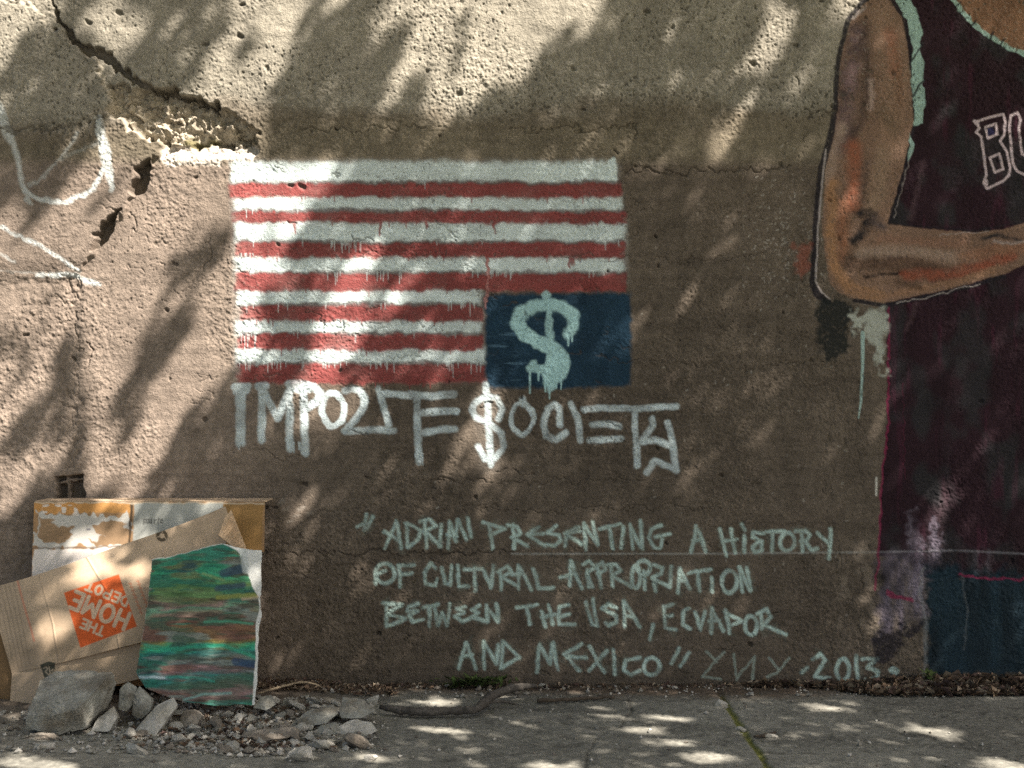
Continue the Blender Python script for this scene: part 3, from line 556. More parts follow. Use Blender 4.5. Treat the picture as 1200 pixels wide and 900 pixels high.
faces = grid_faces(H, W); co = CO.reshape(-1, 3); cl = CC.reshape(-1, 3); ow = OO.ravel()
fo = ow[faces[:, 0]]
f0 = faces[fo == 0]; used, inv = np.unique(f0, return_inverse=True)
wall = mesh_np("concrete_wall", co[used], inv.reshape(-1, 4), cl[used], M_wall)
tag(wall, "weathered brown concrete wall with sprayed flag, lettering and figure mural", "wall", kind="thing")
flag = empty("flag_mural", (0, 0, 0), wall); flag["label"] = "sprayed red and white striped flag with a navy corner"
fig = empty("figure_mural", (0, 0, 0), wall); fig["label"] = "painted basketball player with bent arm and dark jersey"
par = {None: wall, "flag": flag, "figure": fig}
split_mesh(co, cl, faces, ow, {k: (n, par[p], l) for k, (n, p, l) in specs.items()}, M_wall)
del co, cl, CC, CO

# ------------------------------------------------------------------ the pavement
gxs = np.concatenate([[-80, -40, -20, -10, -5, -2.5, -1.2, -.7], np.arange(-.35, 3.5, .005), [3.8, 4.5, 6, 9, 15, 30, 60, 80.0]])
gys = np.concatenate([[-80, -40, -20, -10, -6, -4, -3, -2, -1.5, -1.25], np.arange(-1.1, .0301, .005), [.5, 2, 10, 40, 80.0]])
gX, gY = np.meshgrid(gxs, gys)
fi = np.arange(-.35, 3.5, .005); fj = np.arange(-1.1, .0301, .005)
a1 = fbm(fi, fj, .5, .5, 300, 4); a2 = fbm(fi, fj, .06, .06, 301, 3); a3 = fnoise(fi, fj, .014, 302)
FX, FY = np.meshgrid(fi, fj)
Zf = .006 * (a1 - .5) + .003 * (a2 - .5) + .003 * (a3 - .5)
gc = np.array([.195, .192, .162], np.float32) * ((.65 + .7 * a1) * (.82 + .36 * a2) * (.85 + .3 * a3))[..., None]
stain = sm(.55, .75, fbm(fi, fj, .25, .1, 303, 3)); gc *= (1 - .25 * stain)[..., None]
gravel_tone = sm(.68, .84, fnoise(fi, fj, .016, 310)); spots = sm(.70, .8, fnoise(fi, fj, .05, 311)); gc *= (1 - .28 * spots)[..., None]; grit = fnoise(fi, fj, .011, 312); gc *= (.8 + .4 * grit)[..., None]; gc = gc * (1 - .45 * gravel_tone[..., None]) + np.array([.27, .26, .22], np.float32) * .45 * gravel_tone[..., None]
jx = 2.092 + .008 * (fbm(np.array([0., 1.]), fj, 1, .1, 304, 3)[:, :1] - .5)
jd = np.abs(FX - jx); jw = .006 + .010 * fbm(fi, fj, .05, .05, 305, 2)
joint = sm(1, .4, jd / jw); Zf -= .006 * joint
mossy = sm(1, .3, jd / (jw * 1.25)) * sm(.25, .45, a2)
gc = gc * (1 - joint[..., None] * .6) + np.array([.07, .062, .04], np.float32) * joint[..., None] * .6
gc = gc * (1 - mossy[..., None] * .85) + np.array([.155, .165, .032], np.float32) * mossy[..., None] * .85
j2 = sm(.010, .003, np.abs(FY + .36 + .02 * (a1 - .5) + .012 * (a2 - .5))) * sm(.9, .5, FX); Zf -= .004 * j2
hair = sm(.004, .0015, np.abs(FX - 1.83 - .25 * (a1 - .5) - .3 * (FY + .3))) * .7; gc *= (1 - .6 * hair)[..., None]; Zf -= .003 * hair
dirt = sm(-.16, -.02, FY + .10 * (a2 - .5) + .05 * (a1 - .5) - .05 * sm(2.35, 2.7, FX) + .05 * sm(1.2, 2.0, FX) * sm(2.5, 2.3, FX))
pile = sm(1.12, .85, FX + .12 * (a2 - .5)) * sm(-.52, -.30, FY + .12 * (a2 - .5))
dd = np.clip(dirt + pile * .85, 0, 1)[..., None]
gc = gc * (1 - dd) + np.array([.095, .072, .052], np.float32) * (.6 + .8 * a2[..., None]) * dd
Zf += .004 * dirt + .018 * pile
gZ = np.zeros_like(gX); i0, j0 = 8, 10
gZ[j0:j0 + len(fj), i0:i0 + len(fi)] = Zf
gC = np.ones(gX.shape + (3,), np.float32) * np.array([.16, .155, .13], np.float32); gC[j0:j0 + len(fj), i0:i0 + len(fi)] = gc
f = grid_faces(len(gys), len(gxs))[:, ::-1]
M_ground = material("worn_pavement", attr=True, rough=.92, nscale=260, namt=.2, bscale=220, bump=.5, bdist=.003)
pave = mesh_np("pavement", np.stack([gX, gY, gZ], -1).reshape(-1, 3), f, gC.reshape(-1, 3), M_ground); tag(pave, kind="structure")

# ------------------------------------------------------------------ cartons, board
def sheet(corners, nu, nv, bulge=None):
    """Bilinear sheet TL, TR, BR, BL -> vertex grid (nv x nu) in space; bulge(u, v) pushes it towards the viewer."""
    TL, TR, BR, BL = [np.array(c) for c in corners]
    u = np.linspace(0, 1, nu)[None, :, None]; v = np.linspace(0, 1, nv)[:, None, None]
    p = TL * (1 - u) * (1 - v) + TR * u * (1 - v) + BR * u * v + BL * (1 - u) * v
    if bulge is not None:
        n = np.cross(BL - TL, TR - TL); n /= np.linalg.norm(n); n = n if n[1] < 0 else -n
        p = p + bulge[..., None] * n
    return p

def thick(name, p, col, keep, th, mat, parent=None, owner=None, specs=None, back_col=(.30, .21, .12)):
    """A board: the kept cells of grid p as front, a back th behind, and side walls along the cut edge."""
    nv, nu = p.shape[:2]
    fc = grid_faces(nv, nu); k = keep[:-1, :-1] & keep[1:, :-1] & keep[:-1, 1:] & keep[1:, 1:]; fc = fc[k.ravel()]
    n = np.cross(p[-1, 0] - p[0, 0], p[0, -1] - p[0, 0]); n /= np.linalg.norm(n); n = n if n[1] < 0 else -n
    co = p.reshape(-1, 3); N = len(co)
    back = fc[:, ::-1] + N
    e = np.concatenate([fc[:, [0, 1]], fc[:, [1, 2]], fc[:, [2, 3]], fc[:, [3, 0]]]); key = np.sort(e, 1); key = key[:, 0].astype(np.int64) * N + key[:, 1]
    _, first, cnt = np.unique(key, return_index=True, return_counts=True); e = e[first[cnt == 1]]
    side = np.stack([e[:, 1], e[:, 0], e[:, 0] + N, e[:, 1] + N], -1)
    co2 = np.concatenate([co, co - n * th]); cl2 = np.concatenate([col.reshape(-1, 3), np.ones((N, 3), np.float32) * np.array(back_col, np.float32)])
    front = fc; ow = owner.ravel() if owner is not None else np.zeros(N, int); fo = ow[fc[:, 0]]
    base = np.concatenate([fc[fo == 0], back, side])
    used, inv = np.unique(base, return_inverse=True)
    root = mesh_np(name, co2[used], inv.reshape(-1, 4), cl2[used], mat, parent, smooth=False)
    if specs: split_mesh(co2, cl2, fc, ow, {k: (a, root, l) for k, (a, l) in specs.items()}, mat)
    return root

M_card = material("cardboard", attr=True, rough=.85, nscale=160, namt=.07, bscale=120, bump=.15, bdist=.002, mscale=9, mamt=.08)
KRAFT = np.array([.45, .345, .235], np.float32)

# carton standing flat against the wall, with torn paper labels -------------
yb = -.14
cv = Canvas(np.arange(40, 310.5, .8), np.arange(588, 800, .8), warp=2.0, seed=400)
RC = Canvas(cv.xs.astype(float), cv.ys.astype(float), warp=9.0, seed=405)
pp = np.stack([CAM_X + (np.broadcast_to(cv.xs, (cv.H, cv.W)) - 600) * (DIST + yb) / FPX, np.full((cv.H, cv.W), yb), CAM_Z - (np.broadcast_to(cv.ys[:, None], (cv.H, cv.W)) - 450) * (DIST + yb) / FPX], -1)
pp[..., 1] -= np.clip((cv.ys - 588) / 212, 0, 1)[:, None] * .05
q1 = fbm(cv.xs, cv.ys, 30, 12, 410, 3)
cc = np.ones((cv.H, cv.W, 3), np.float32) * KRAFT * np.array([.75, .60, .45]) * (.85 + .3 * q1)[..., None]
own = np.zeros((cv.H, cv.W), int)
def pl(cov, c, i=None, amt=1.0):
    global cc
    a = (np.clip(cov, 0, 1) * amt)[..., None]; cc = cc * (1 - a) + np.asarray(c, np.float32) * a
    if i is not None: own[a[..., 0] > .5] = i
tape = cv.poly(cv.zeros(), [(40, 590), (153, 590), (152, 601), (41, 602)], .8); pl(tape, (.52, .27, .09))
lab = RC.poly(cv.zeros(), [(42, 600), (152, 601), (152, 640), (42, 641)], .8)
torn = RC.poly(RC.poly(cv.zeros(), [(43, 606), (66, 611), (86, 614), (82, 622), (88, 630), (72, 636), (54, 632), (44, 625)], 1.2), [(112, 612), (124, 608), (140, 612), (152, 622), (152, 634), (128, 636), (106, 633), (126, 626)], 1.2)
pl(lab * (1 - torn), np.array([.50, .49, .44], np.float32), 1)
pl(torn, np.array([.30, .20, .115], np.float32) * (.8 + .4 * q1)[..., None], 0)
chip = sm(.6, .7, vnoise(cv.xs, cv.ys, 7, 4, 411)) * cv.poly(cv.zeros(), [(50, 591), (85, 591), (100, 603), (50, 604)], 1.5); pl(chip, (.66, .60, .52))
pl(cv.stroke(cv.zeros(), [(103, 620), (105, 620)], 3, .8), (.12, .12, .15), None, .8)
lo = cv.poly(cv.zeros(), [(41, 644), (150, 641), (150, 690), (41, 700)], .8); pl(lo, (.70, .66, .60), 2)
wr = cv.poly(cv.zeros(), [(157, 589), (262, 589), (262, 640), (157, 640)], .8); pl(wr, np.array([.40, .42, .38], np.float32), 3)
pl(cv.stroke(cv.zeros(), [(154, 589), (153, 640)], 3, .8), (.05, .035, .02), None, .9)
pl(cv.stroke(cv.zeros(), [(40, 642), (150, 640)], 1.8, .8), (.16, .12, .09), None, .8)
br = cv.poly(cv.zeros(), [(262, 590), (309, 590), (307, 646), (262, 646)], .8); pl(br, np.array([.34, .20, .075], np.float32) * (.85 + .3 * q1)[..., None], 0)
pl(cv.stroke(cv.zeros(), [(40, 588.6), (309, 590)], 1.8, .7), (.62, .52, .38), None, .8)
# small dark word printed on the pale label
wd = cv.zeros(); x = 168.5
for shp in ([(0, 0), (0, 6.5)], [(0, 0), (2.6, 1), (2.2, 4), (0, 4)]), ([(0, 1), (2, 0), (3, 2.5), (1.5, 4.8), (0, 3.4), (0, 1)],), ([(0, 0), (0, 4), (2, 4.6), (2.6, 0)],), ([(0, -1), (0, 5)],), ([(0, 0), (0, 5)], [(0, 1), (2, 0)]), ([(1, -2), (1, 5)], [(0, 0), (2.4, 0)]), ([(0, 2.4), (2.6, 2), (1.6, 0), (0, 1.4), (.4, 4.2), (2.4, 4.6)],):
    for s_ in shp: cv.stroke(wd, [(x + a, 608.5 + b) for a, b in s_], 1.1, .6)
    x += 3.3
pl(wd, (.07, .07, .06), None, .85)
for x in (160, 161.7, 163.4, 165.1): pl(cv.stroke(cv.zeros(), [(x, 608), (x, 614)], .7, .5), (.16, .16, .14), None, .6)
back_box = empty("label_carton", tuple(P(175, 800, yb) * np.array([1, 1, 0])))
tag(back_box, "brown carton with torn white paper labels standing flat against the wall", "carton", kind="thing")
def local(o):
    o.matrix_parent_inverse = Matrix.Translation(-o.parent.location); return o
rt = thick("front_panel", pp, cc, (cv.Y < 646) | (cv.X < 262), .004, M_card, back_box, own, {1: ("torn_label", "white paper label torn open to the brown card"), 2: ("white_label", None), 3: ("grey_label", "pale grey label with a small dark word")})
local(rt)
def board(name, pts, th, mat, parent, col):
    """Flat card polygon (front points, any order around) with thickness away from the viewer."""
    pts = [np.array(p) for p in pts]; n = np.cross(pts[1] - pts[0], pts[2] - pts[0]); n /= np.linalg.norm(n); n = n if n[1] < 0 else -n
    V = pts + [p - n * th for p in pts]; k = len(pts)
    F = [tuple(range(k)), tuple(range(2 * k - 1, k - 1, -1))] + [(i, (i + 1) % k, (i + 1) % k + k, i + k) for i in range(k)]
    o = mesh_py(name, V, F, mat, parent)
    bm = bmesh.new(); bm.from_mesh(o.data); bmesh.ops.recalc_face_normals(bm, faces=bm.faces); bm.to_mesh(o.data); bm.free()
    at = o.data.color_attributes.new("tone", 'FLOAT_COLOR', 'POINT')
    for d in at.data: d.color = (*[float(c) for c in col], 1)
    return o
xl, xr = pp[0, 0, 0], pp[0, -1, 0]; zt = pp[0, 0, 2]
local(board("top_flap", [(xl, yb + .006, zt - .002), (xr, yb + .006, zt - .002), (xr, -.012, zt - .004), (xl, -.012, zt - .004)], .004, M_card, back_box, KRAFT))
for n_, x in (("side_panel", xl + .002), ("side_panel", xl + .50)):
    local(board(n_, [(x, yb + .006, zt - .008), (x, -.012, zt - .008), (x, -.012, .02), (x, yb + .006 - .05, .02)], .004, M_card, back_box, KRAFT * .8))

# the large tilted carton in front of it -----------------------------------
cu = np.arange(0, 330, .6); cvv = np.arange(0, 115, .6)
PX = lambda: None
TL, TR, BR, BL = (-15, 690), (264, 593), (302, 722), (14, 789)
U = np.linspace(0, 1, 470); V_ = np.linspace(0, 1, 190)
UU, VV = np.meshgrid(U, V_)
IX = TL[0] * (1 - UU) * (1 - VV) + TR[0] * UU * (1 - VV) + BR[0] * UU * VV + BL[0] * (1 - UU) * VV
IY = TL[1] * (1 - UU) * (1 - VV) + TR[1] * UU * (1 - VV) + BR[1] * UU * VV + BL[1] * (1 - UU) * VV
IY = IY + 5.0 * np.sin(np.pi * UU) * (1 - VV) * .9 + 4 * np.sin(UU * 9) * .25
dep = -.235 - .06 * VV - .02 * np.sin(np.pi * UU) - .02 * np.sin(np.pi * VV) + .03 * UU + .05 * sm(.16, 0, UU)
pb = np.stack([CAM_X + (IX - 600) * (DIST + dep) / FPX, dep, CAM_Z - (IY - 450) * (DIST + dep) / FPX], -1)
class PixCanvas(Canvas):
    def __init__(s, IX, IY, wseed=None):
        s.H, s.W = IX.shape; s.X = IX; s.Y = IY
    def box(s, x0, y0, x1, y1): return slice(0, s.H), slice(0, s.W)
K = PixCanvas(IX.astype(np.float32), IY.astype(np.float32))
q1 = fbm(U * 300, V_ * 110, 60, 40, 420, 3); q2 = vnoise(U * 300, V_ * 110, 30, 2.2, 421)
crs = K.zeros()
for pts, w_, a_ in (([(100, 650), (130, 700), (142, 772)], 1.4, .5), ([(45, 668), (62, 730), (70, 780)], 1.2, .4), ([(200, 620), (188, 660)], 1.2, .35), ([(20, 720), (150, 690)], 1.0, .25)): K.stroke(crs, pts, w_, 1.6, a_)
q3 = fbm(U * 300, V_ * 110, 90, 60, 422, 3); q4 = sm(.55, .75, fbm(U * 300, V_ * 110, 26, 22, 423, 3))
cc = np.ones(IX.shape + (3,), np.float32) * KRAFT * ((.78 + .24 * q1 + .22 * q3) * (.96 + .08 * q2) * (1 - .16 * q4) * (1 - .35 * crs))[..., None]
pb[..., 1] += .010 * (q3 - .5) + .004 * (q1 - .5) - .004 * crs
own = np.zeros(IX.shape, int)
ORANGE = np.array([.60, .105, .022], np.float32)
sq = K.poly(K.zeros(), [(75.5, 694.4), (139, 673), (160.5, 734), (94.5, 759)], .7); pl(sq, ORANGE * (.9 + .2 * q1)[..., None], 1, .96)
# upside-down stencil words inside the square
rx, ry = -.924, -.383; ux, uy = -.383, .924
FONT = {'T': [[(0, 1), (1, 1)], [(.5, 0), (.5, 1)]], 'H': [[(0, 0), (0, 1)], [(1, 0), (1, 1)], [(0, .5), (1, .5)]], 'E': [[(0, 0), (0, 1)], [(0, 1), (.9, 1)], [(0, .5), (.7, .5)], [(0, 0), (.9, 0)]],
        'O': [[(.5 + .5 * math.cos(a), .5 + .5 * math.sin(a)) for a in np.linspace(0, 2 * math.pi, 15)]], 'M': [[(0, 0), (0, 1), (.5, .35), (1, 1), (1, 0)]], 'D': [[(0, 0), (0, 1), (.55, 1), (1, .7), (1, .3), (.55, 0), (0, 0)]], 'P': [[(0, 0), (0, 1), (.8, 1), (1, .78), (.8, .5), (0, .5)]]}
def words(cov, text, cx, cy, h, w, gap, lw):
    n = len(text); tot = sum(w * (1.25 if c in 'MO' and h > 14 else 1) for c in text) + gap * (n - 1); a = -tot / 2
    for c in text:
        wc = w * (1.25 if c in 'MO' and h > 14 else 1)
        for s_ in FONT[c]:
            K.stroke(cov, [(cx + rx * (a + p * wc) + ux * (q - .5) * h, cy + ry * (a + p * wc) + uy * (q - .5) * h) for p, q in s_], lw, .55)
        a += wc + gap
    return cov
cov = K.zeros(); words(cov, "HOME", 116.5, 715, 20, 11.5, 5.8, 4.6); words(cov, "DEPOT", 126, 695.5, 11, 7.5, 3.4, 2.8); words(cov, "THE", 108.5, 735, 10.5, 7, 3.4, 2.8)
PALE = np.array([.55, .44, .31], np.float32)
pl(cov * sq, PALE, None, .92)
ringm = K.ellipse(K.zeros(), 121.5, 717.5, 12.5, 12.5, 1.6, .6, n=28); pl(ringm * (1 - cov) * sq, ORANGE * .75, None, .7)
tx = K.zeros(); r9 = random.Random(9)
for row in range(2):
    for k in range(9):
        bx, by = 151 + row * 9 + k * 1.6, 684 + k * 4.2 - row * 3
        K.stroke(tx, [(bx, by), (bx + 3, by + r9.uniform(-1, 2))], 1.6, .6); K.stroke(tx, [(bx + 2, by - 1), (bx + 2.6, by + 3)], 1.2, .6)
pl(tx, (.42, .13, .06), None, .6)
pl(K.stroke(K.zeros(), [(21, 681), (23, 690), (40, 751)], 2.4, .8), (.55, .20, .12), None, .65)
for k in range(7):
    pl(K.stroke(K.zeros(), [(-14 + k * 5, 692 - k * 1.5), (8 + k * 4.6, 786 - k)], 1.6, .9), KRAFT * .55, None, .5)
rc = K.ellipse(K.zeros(), 189.5, 628, 5.0, 5.0, 4.0, .7, n=18)
for a in (30, 150, 270): rc *= 1 - K.stroke(K.zeros(), [(189.5 + 3 * math.cos(math.radians(a)), 627.5 + 3 * math.sin(math.radians(a))), (189.5 + 7 * math.cos(math.radians(a + 12)), 627.5 + 7 * math.sin(math.radians(a + 12)))], .8, .5)
pl(rc, (.045, .035, .02), 2, .9)
bx = K.poly(K.zeros(), [(47, 779), (57, 775), (65, 777), (63, 791), (53, 797)], .6); pl(bx, (.035, .045, .035), None, .92)
keep = ~((IX > 255) & ((IX - 255) * .9 + (IY - 594) * -.05 > 14) & (IY < 650))
keep &= ~((IX + .55 * (IY - 598)) > 286)
carton = empty("tilted_carton", tuple(P(130, 805, -.3) * np.array([1, 1, 0])))
tag(carton, "open tan cardboard carton with an orange square print, tilted in front of the wall", "carton", kind="thing")
local(thick("front_panel", pb, cc, keep, .005, M_card, carton, own, {1: ("printed_square", "orange square print with upside down pale words"), 2: ("recycling_symbol", None)}))
# lower flap, bent under, with the small dark printed box symbol
TL2, TR2, BR2, BL2 = (14, 788.5), (302, 721.5), (300, 762), (11, 833)
U2 = np.linspace(0, 1, 300); V2 = np.linspace(0, 1, 50); UU, VV = np.meshgrid(U2, V2)
IX = TL2[0] * (1 - UU) * (1 - VV) + TR2[0] * UU * (1 - VV) + BR2[0] * UU * VV + BL2[0] * (1 - UU) * VV
IY = TL2[1] * (1 - UU) * (1 - VV) + TR2[1] * UU * (1 - VV) + BR2[1] * UU * VV + BL2[1] * (1 - UU) * VV
dep = (-.297 + .03 * UU + .05 * sm(.16, 0, UU)) - .022 * VV
pb2 = np.stack([CAM_X + (IX - 600) * (DIST + dep) / FPX, dep, CAM_Z - (IY - 450) * (DIST + dep) / FPX], -1)
K = PixCanvas(IX.astype(np.float32), IY.astype(np.float32)); q1 = fbm(U2 * 300, V2 * 50, 40, 30, 430, 3)
cc = np.ones(IX.shape + (3,), np.float32) * KRAFT * (.82 + .24 * q1)[..., None]; own = np.zeros(IX.shape, int)
bx = K.poly(K.zeros(), [(47, 779), (57, 775), (65, 777), (63, 791), (53, 797)], .6); pl(bx, (.035, .045, .035), 1, .92)
pl(K.stroke(K.stroke(K.stroke(K.zeros(), [(57, 777), (59, 792)], 1.2, .5), [(51, 783), (54, 781), (56, 784), (53, 787), (57, 791)], 1.2, .5), [(60, 786), (62, 784), (62, 789), (60, 789)], 1.0, .5), PALE, None, .8)
local(thick("lower_flap", pb2, cc, np.ones(IX.shape, bool), .005, M_card, carton, own, {1: ("box_symbol", "small dark printed symbol")}))
local(board("inner_flap", [P(-40, 715, -.20), P(30, 735, -.235), P(13, 834, -.245), P(-40, 842, -.20)], .005, M_card, carton, np.array([.20, .125, .06])))  # dark colour carries the shade inside the carton
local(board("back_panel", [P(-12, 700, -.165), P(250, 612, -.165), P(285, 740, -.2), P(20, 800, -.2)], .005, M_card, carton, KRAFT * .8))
local(board("torn_corner", [P(271, 597.5, -.245), P(290, 646, -.29), P(284, 649, -.30), P(256, 627, -.275), P(264, 606, -.255)], .004, M_card, carton, np.array([.56, .40, .25])))
for k in range(9):                                                                         # flutes on the torn corner
    t = (k + .7) / 10
    a = P(271 + t * 19, 599 + t * 46, -.249 - t * .045); b = P(256 + t * 27 + 3 * (1 - t), 626 + t * 21 - 6 * (1 - t), -.279 - t * .022)
    if k == 0: FV, FF = [], []
    v, f = tube([a, b], [.0016, .0016], 5); FF += [tuple(i + len(FV) for i in q) for q in f]; FV += v
fl = mesh_py("flutes", FV, FF, M_card, carton); local(fl)
at = fl.data.color_attributes.new("tone", 'FLOAT_COLOR', 'POINT')
for d in at.data: d.color = (.46, .33, .20, 1)

# the painted board leaning in front ---------------------------------------
U = np.linspace(0, 1, 300); V_ = np.linspace(0, 1, 380); UU, VV = np.meshgrid(U, V_)
IX = (152 + (168 - 152) * (1 - VV)) + UU * 156 - 6 * VV; IY = 636 + VV * 194 + 0 * UU
wob = 3.0 * (fbm(U * 150, V_ * 190, 14, 14, 440, 3) - .5)
dep = -.335 - .085 * VV - .012 * np.sin(np.pi * UU) * VV + .006 * np.sin(6 * UU + 3 * VV)
pb = np.stack([CAM_X + (IX - 600) * (DIST + dep) / FPX, dep, CAM_Z - (IY - 450) * (DIST + dep) / FPX], -1)
K = PixCanvas((IX + wob).astype(np.float32), (IY + wob).astype(np.float32))
bshape = K.poly(K.zeros(), [(178, 656), (186, 654), (200, 651), (222, 646), (242, 641), (262, 637), (284, 643), (307, 645), (306, 690), (305, 712), (307, 720), (303, 740), (301, 800), (299, 827), (280, 826), (250, 827), (215, 822), (190, 815), (170, 806), (160, 790), (166, 750), (173, 700)], .8)
face = K.poly(K.zeros(), [(178, 657), (200, 652), (242, 642), (262, 638), (276, 644), (284, 652), (290, 672), (296, 688), (303, 700), (304, 714), (300, 730), (299, 770), (296, 827), (250, 828), (215, 823), (190, 816), (170, 807), (159, 790), (166, 750), (173, 700)], .8)
bands = [(636, 45, 115, 95), (655, 45, 112, 92), (670, 35, 125, 90), (681, 60, 115, 80), (690, 72, 108, 62), (702, 92, 104, 72), (708, 116, 96, 88), (714, 80, 118, 95), (722, 104, 100, 82), (730, 108, 88, 78), (737, 104, 72, 58), (745, 112, 98, 52), (752, 98, 108, 62), (757, 30, 132, 96), (763, 34, 104, 96), (768, 50, 92, 86), (777, 74, 84, 76), (786, 108, 84, 84), (793, 70, 96, 94), (798, 40, 112, 104), (806, 86, 84, 74), (814, 104, 82, 80), (820, 60, 112, 104), (828, 50, 108, 84)]
yk = np.array([b[0] for b in bands], float); ck = np.array([lin(*b[1:]) * 1.7 for b in bands])
wv = IY + 9 * (UU - .5) + 28 * (fbm(U * 150, V_ * 190, 60, 12, 441, 3) - .5) + 12 * (fbm(U * 150, V_ * 190, 20, 5, 442, 4) - .5) + 3 * np.sin(UU * 5)
pc = np.stack([np.interp(wv, yk, ck[:, c]) for c in range(3)], -1).astype(np.float32)
st = fbm(U * 150, V_ * 190, 24, 4.5, 443, 4); st2 = fbm(U * 150, V_ * 190, 26, 5, 444, 3)
pc *= (.25 + 1.1 * st)[..., None]
rust = sm(718, 732, IY + 10 * (st2 - .5)) * sm(756, 744, IY + 10 * (st - .5)); pc = pc * (1 - .6 * rust[..., None]) + np.array([.15, .075, .045], np.float32) * .6 * rust[..., None] * (.5 + st[..., None])
for th_, c_, s_ in ((.66, (.13, .13, .05), 445), (.60, (.012, .15, .10), 446), (.70, (.012, .06, .08), 447), (.60, (.15, .075, .055), 448), (.66, (.20, .25, .22), 449), (.58, (.05, .04, .025), 450), (.62, (.04, .10, .06), 451)):
    m_ = sm(th_, th_ + .10, fbm(U * 150, V_ * 190, 55, 11, s_, 4))[..., None] * .75; pc = pc * (1 - m_) + np.array(c_, np.float32) * m_
bristle = fnoise(np.arange(300.), np.arange(380.), 3.2, 452, 4.0); pc *= .95 * (.82 + .36 * bristle)[..., None]; pb[..., 1] -= (.0008 * (bristle - .5) + .0025 * (st - .5)) * face
cc = np.ones(IX.shape + (3,), np.float32) * np.array([.62, .64, .60]) * (.85 + .3 * st2)[..., None]; own = np.zeros(IX.shape, int)
pl(face, pc, 1)
for pts, w, c_ in (([(160, 795), (175, 794), (195, 794.5)], 3, (.45, .58, .62)), ([(195, 794), (225, 793), (250, 798)], 2.5, (.02, .30, .22)), ([(170, 756), (195, 761), (225, 758), (260, 756), (285, 764), (299, 770)], 4.5, (.015, .30, .18)), ([(240, 729), (265, 728), (296, 731)], 3, (.05, .30, .18)),
                   ([(262, 672), (284, 666)], 10, (.02, .06, .10)), ([(255, 690), (285, 686)], 7, (.03, .06, .10)), ([(238, 672), (262, 680)], 3, (.22, .34, .14)), ([(285, 702), (302, 700)], 4, (.5, .38, .26)), ([(215, 819), (240, 813), (270, 812)], 3, (.20, .40, .36)), ([(276, 775), (298, 778)], 9, (.012, .05, .12)), ([(255, 700), (300, 698)], 5, (.24, .26, .05)),
                   ([(285, 645), (288, 668)], 8, (.45, .50, .48))):
    pl(K.stroke(K.zeros(), pts, w, 1.6) * np.where(np.array(c_)[0] > .4, 1, face), c_, None, .75)
M_paint = material("painted_face", attr=True, rough=.55, nscale=200, namt=.15, bscale=90, bump=.35, bdist=.004, spec=.35)
bd = thick("painted_board", pb, cc, bshape > .5, .006, M_paint, None, own, {1: ("painted_face", "streaky teal, olive and brown brushed paint")}, back_col=(.5, .48, .44))
tag(bd, "torn white board brushed with streaky teal and brown paint, leaning on the tilted carton", "painted board", kind="thing")

# ------------------------------------------------------------------ stones, sticks, litter, weeds
M_rock = material("broken_concrete", alt=(.165, .150, .118), color=(.26, .26, .225), rough=.92, nscale=120, namt=.22, bscale=140, bump=.6, bdist=.004, mscale=22, mamt=.25)
M_rock_b = material("brownish_rubble", alt=(.17, .145, .115), color=(.235, .212, .175), rough=.92, nscale=140, namt=.25, bscale=160, bump=.6, bdist=.004, mscale=30, mamt=.25)
M_rock_p = material("pale_rubble", alt=(.29, .275, .23), color=(.40, .39, .345), rough=.92, nscale=140, namt=.2, bscale=160, bump=.5, bdist=.004, mscale=30, mamt=.2)
def rock_mesh(name, seed, dims, cuts=9, sub=3, mat=None, lo=.45, hi=.8, noise=.05):
    cuts, lo, hi = cuts + 5, lo * .72, hi * .85
    r = np.random.default_rng(seed); bm = bmesh.new(); bmesh.ops.create_icosphere(bm, subdivisions=sub, radius=1)
    v = np.array([x.co[:] for x in bm.verts])
    for _ in range(cuts):
        n = r.normal(size=3); n /= np.linalg.norm(n); d = r.uniform(lo, hi); s = v @ n
        v = np.where((s > d)[:, None], v - np.outer(s - d, n), v)
    v += noise * (r.random(v.shape) - .5)
    k = np.sin(v @ r.normal(size=(3, 3)) * 4) * noise * .8; v += k
    for fq, am in ((7, .022), (15, .014), (29, .009)):
        v += v * (np.sin(v @ r.normal(size=3) * fq + r.uniform(0, 6)) * np.sin(v @ r.normal(size=3) * fq + r.uniform(0, 6)))[:, None] * am
    v = v / np.abs(v).max(0) * np.array(dims) / 2
    for a, b in zip(bm.verts, v): a.co = b
    me = bpy.data.meshes.new(name); bm.to_mesh(me); bm.free()
    if mat: me.materials.append(mat)
    o = bpy.data.objects.new(name, me); COL.objects.link(o); return o
def place(o, px, py, lift=.5, rot=(0, 0, 0), z0=0.0):
    g = G(px, py, z0); o.location = g
    o.rotation_euler = rot
    M = o.rotation_euler.to_matrix(); zmin = min((M @ v.co).z for v in o.data.vertices)
    o.location.z = z0 - zmin * (2 * lift) if lift != .5 else z0 - zmin - .004
    return o
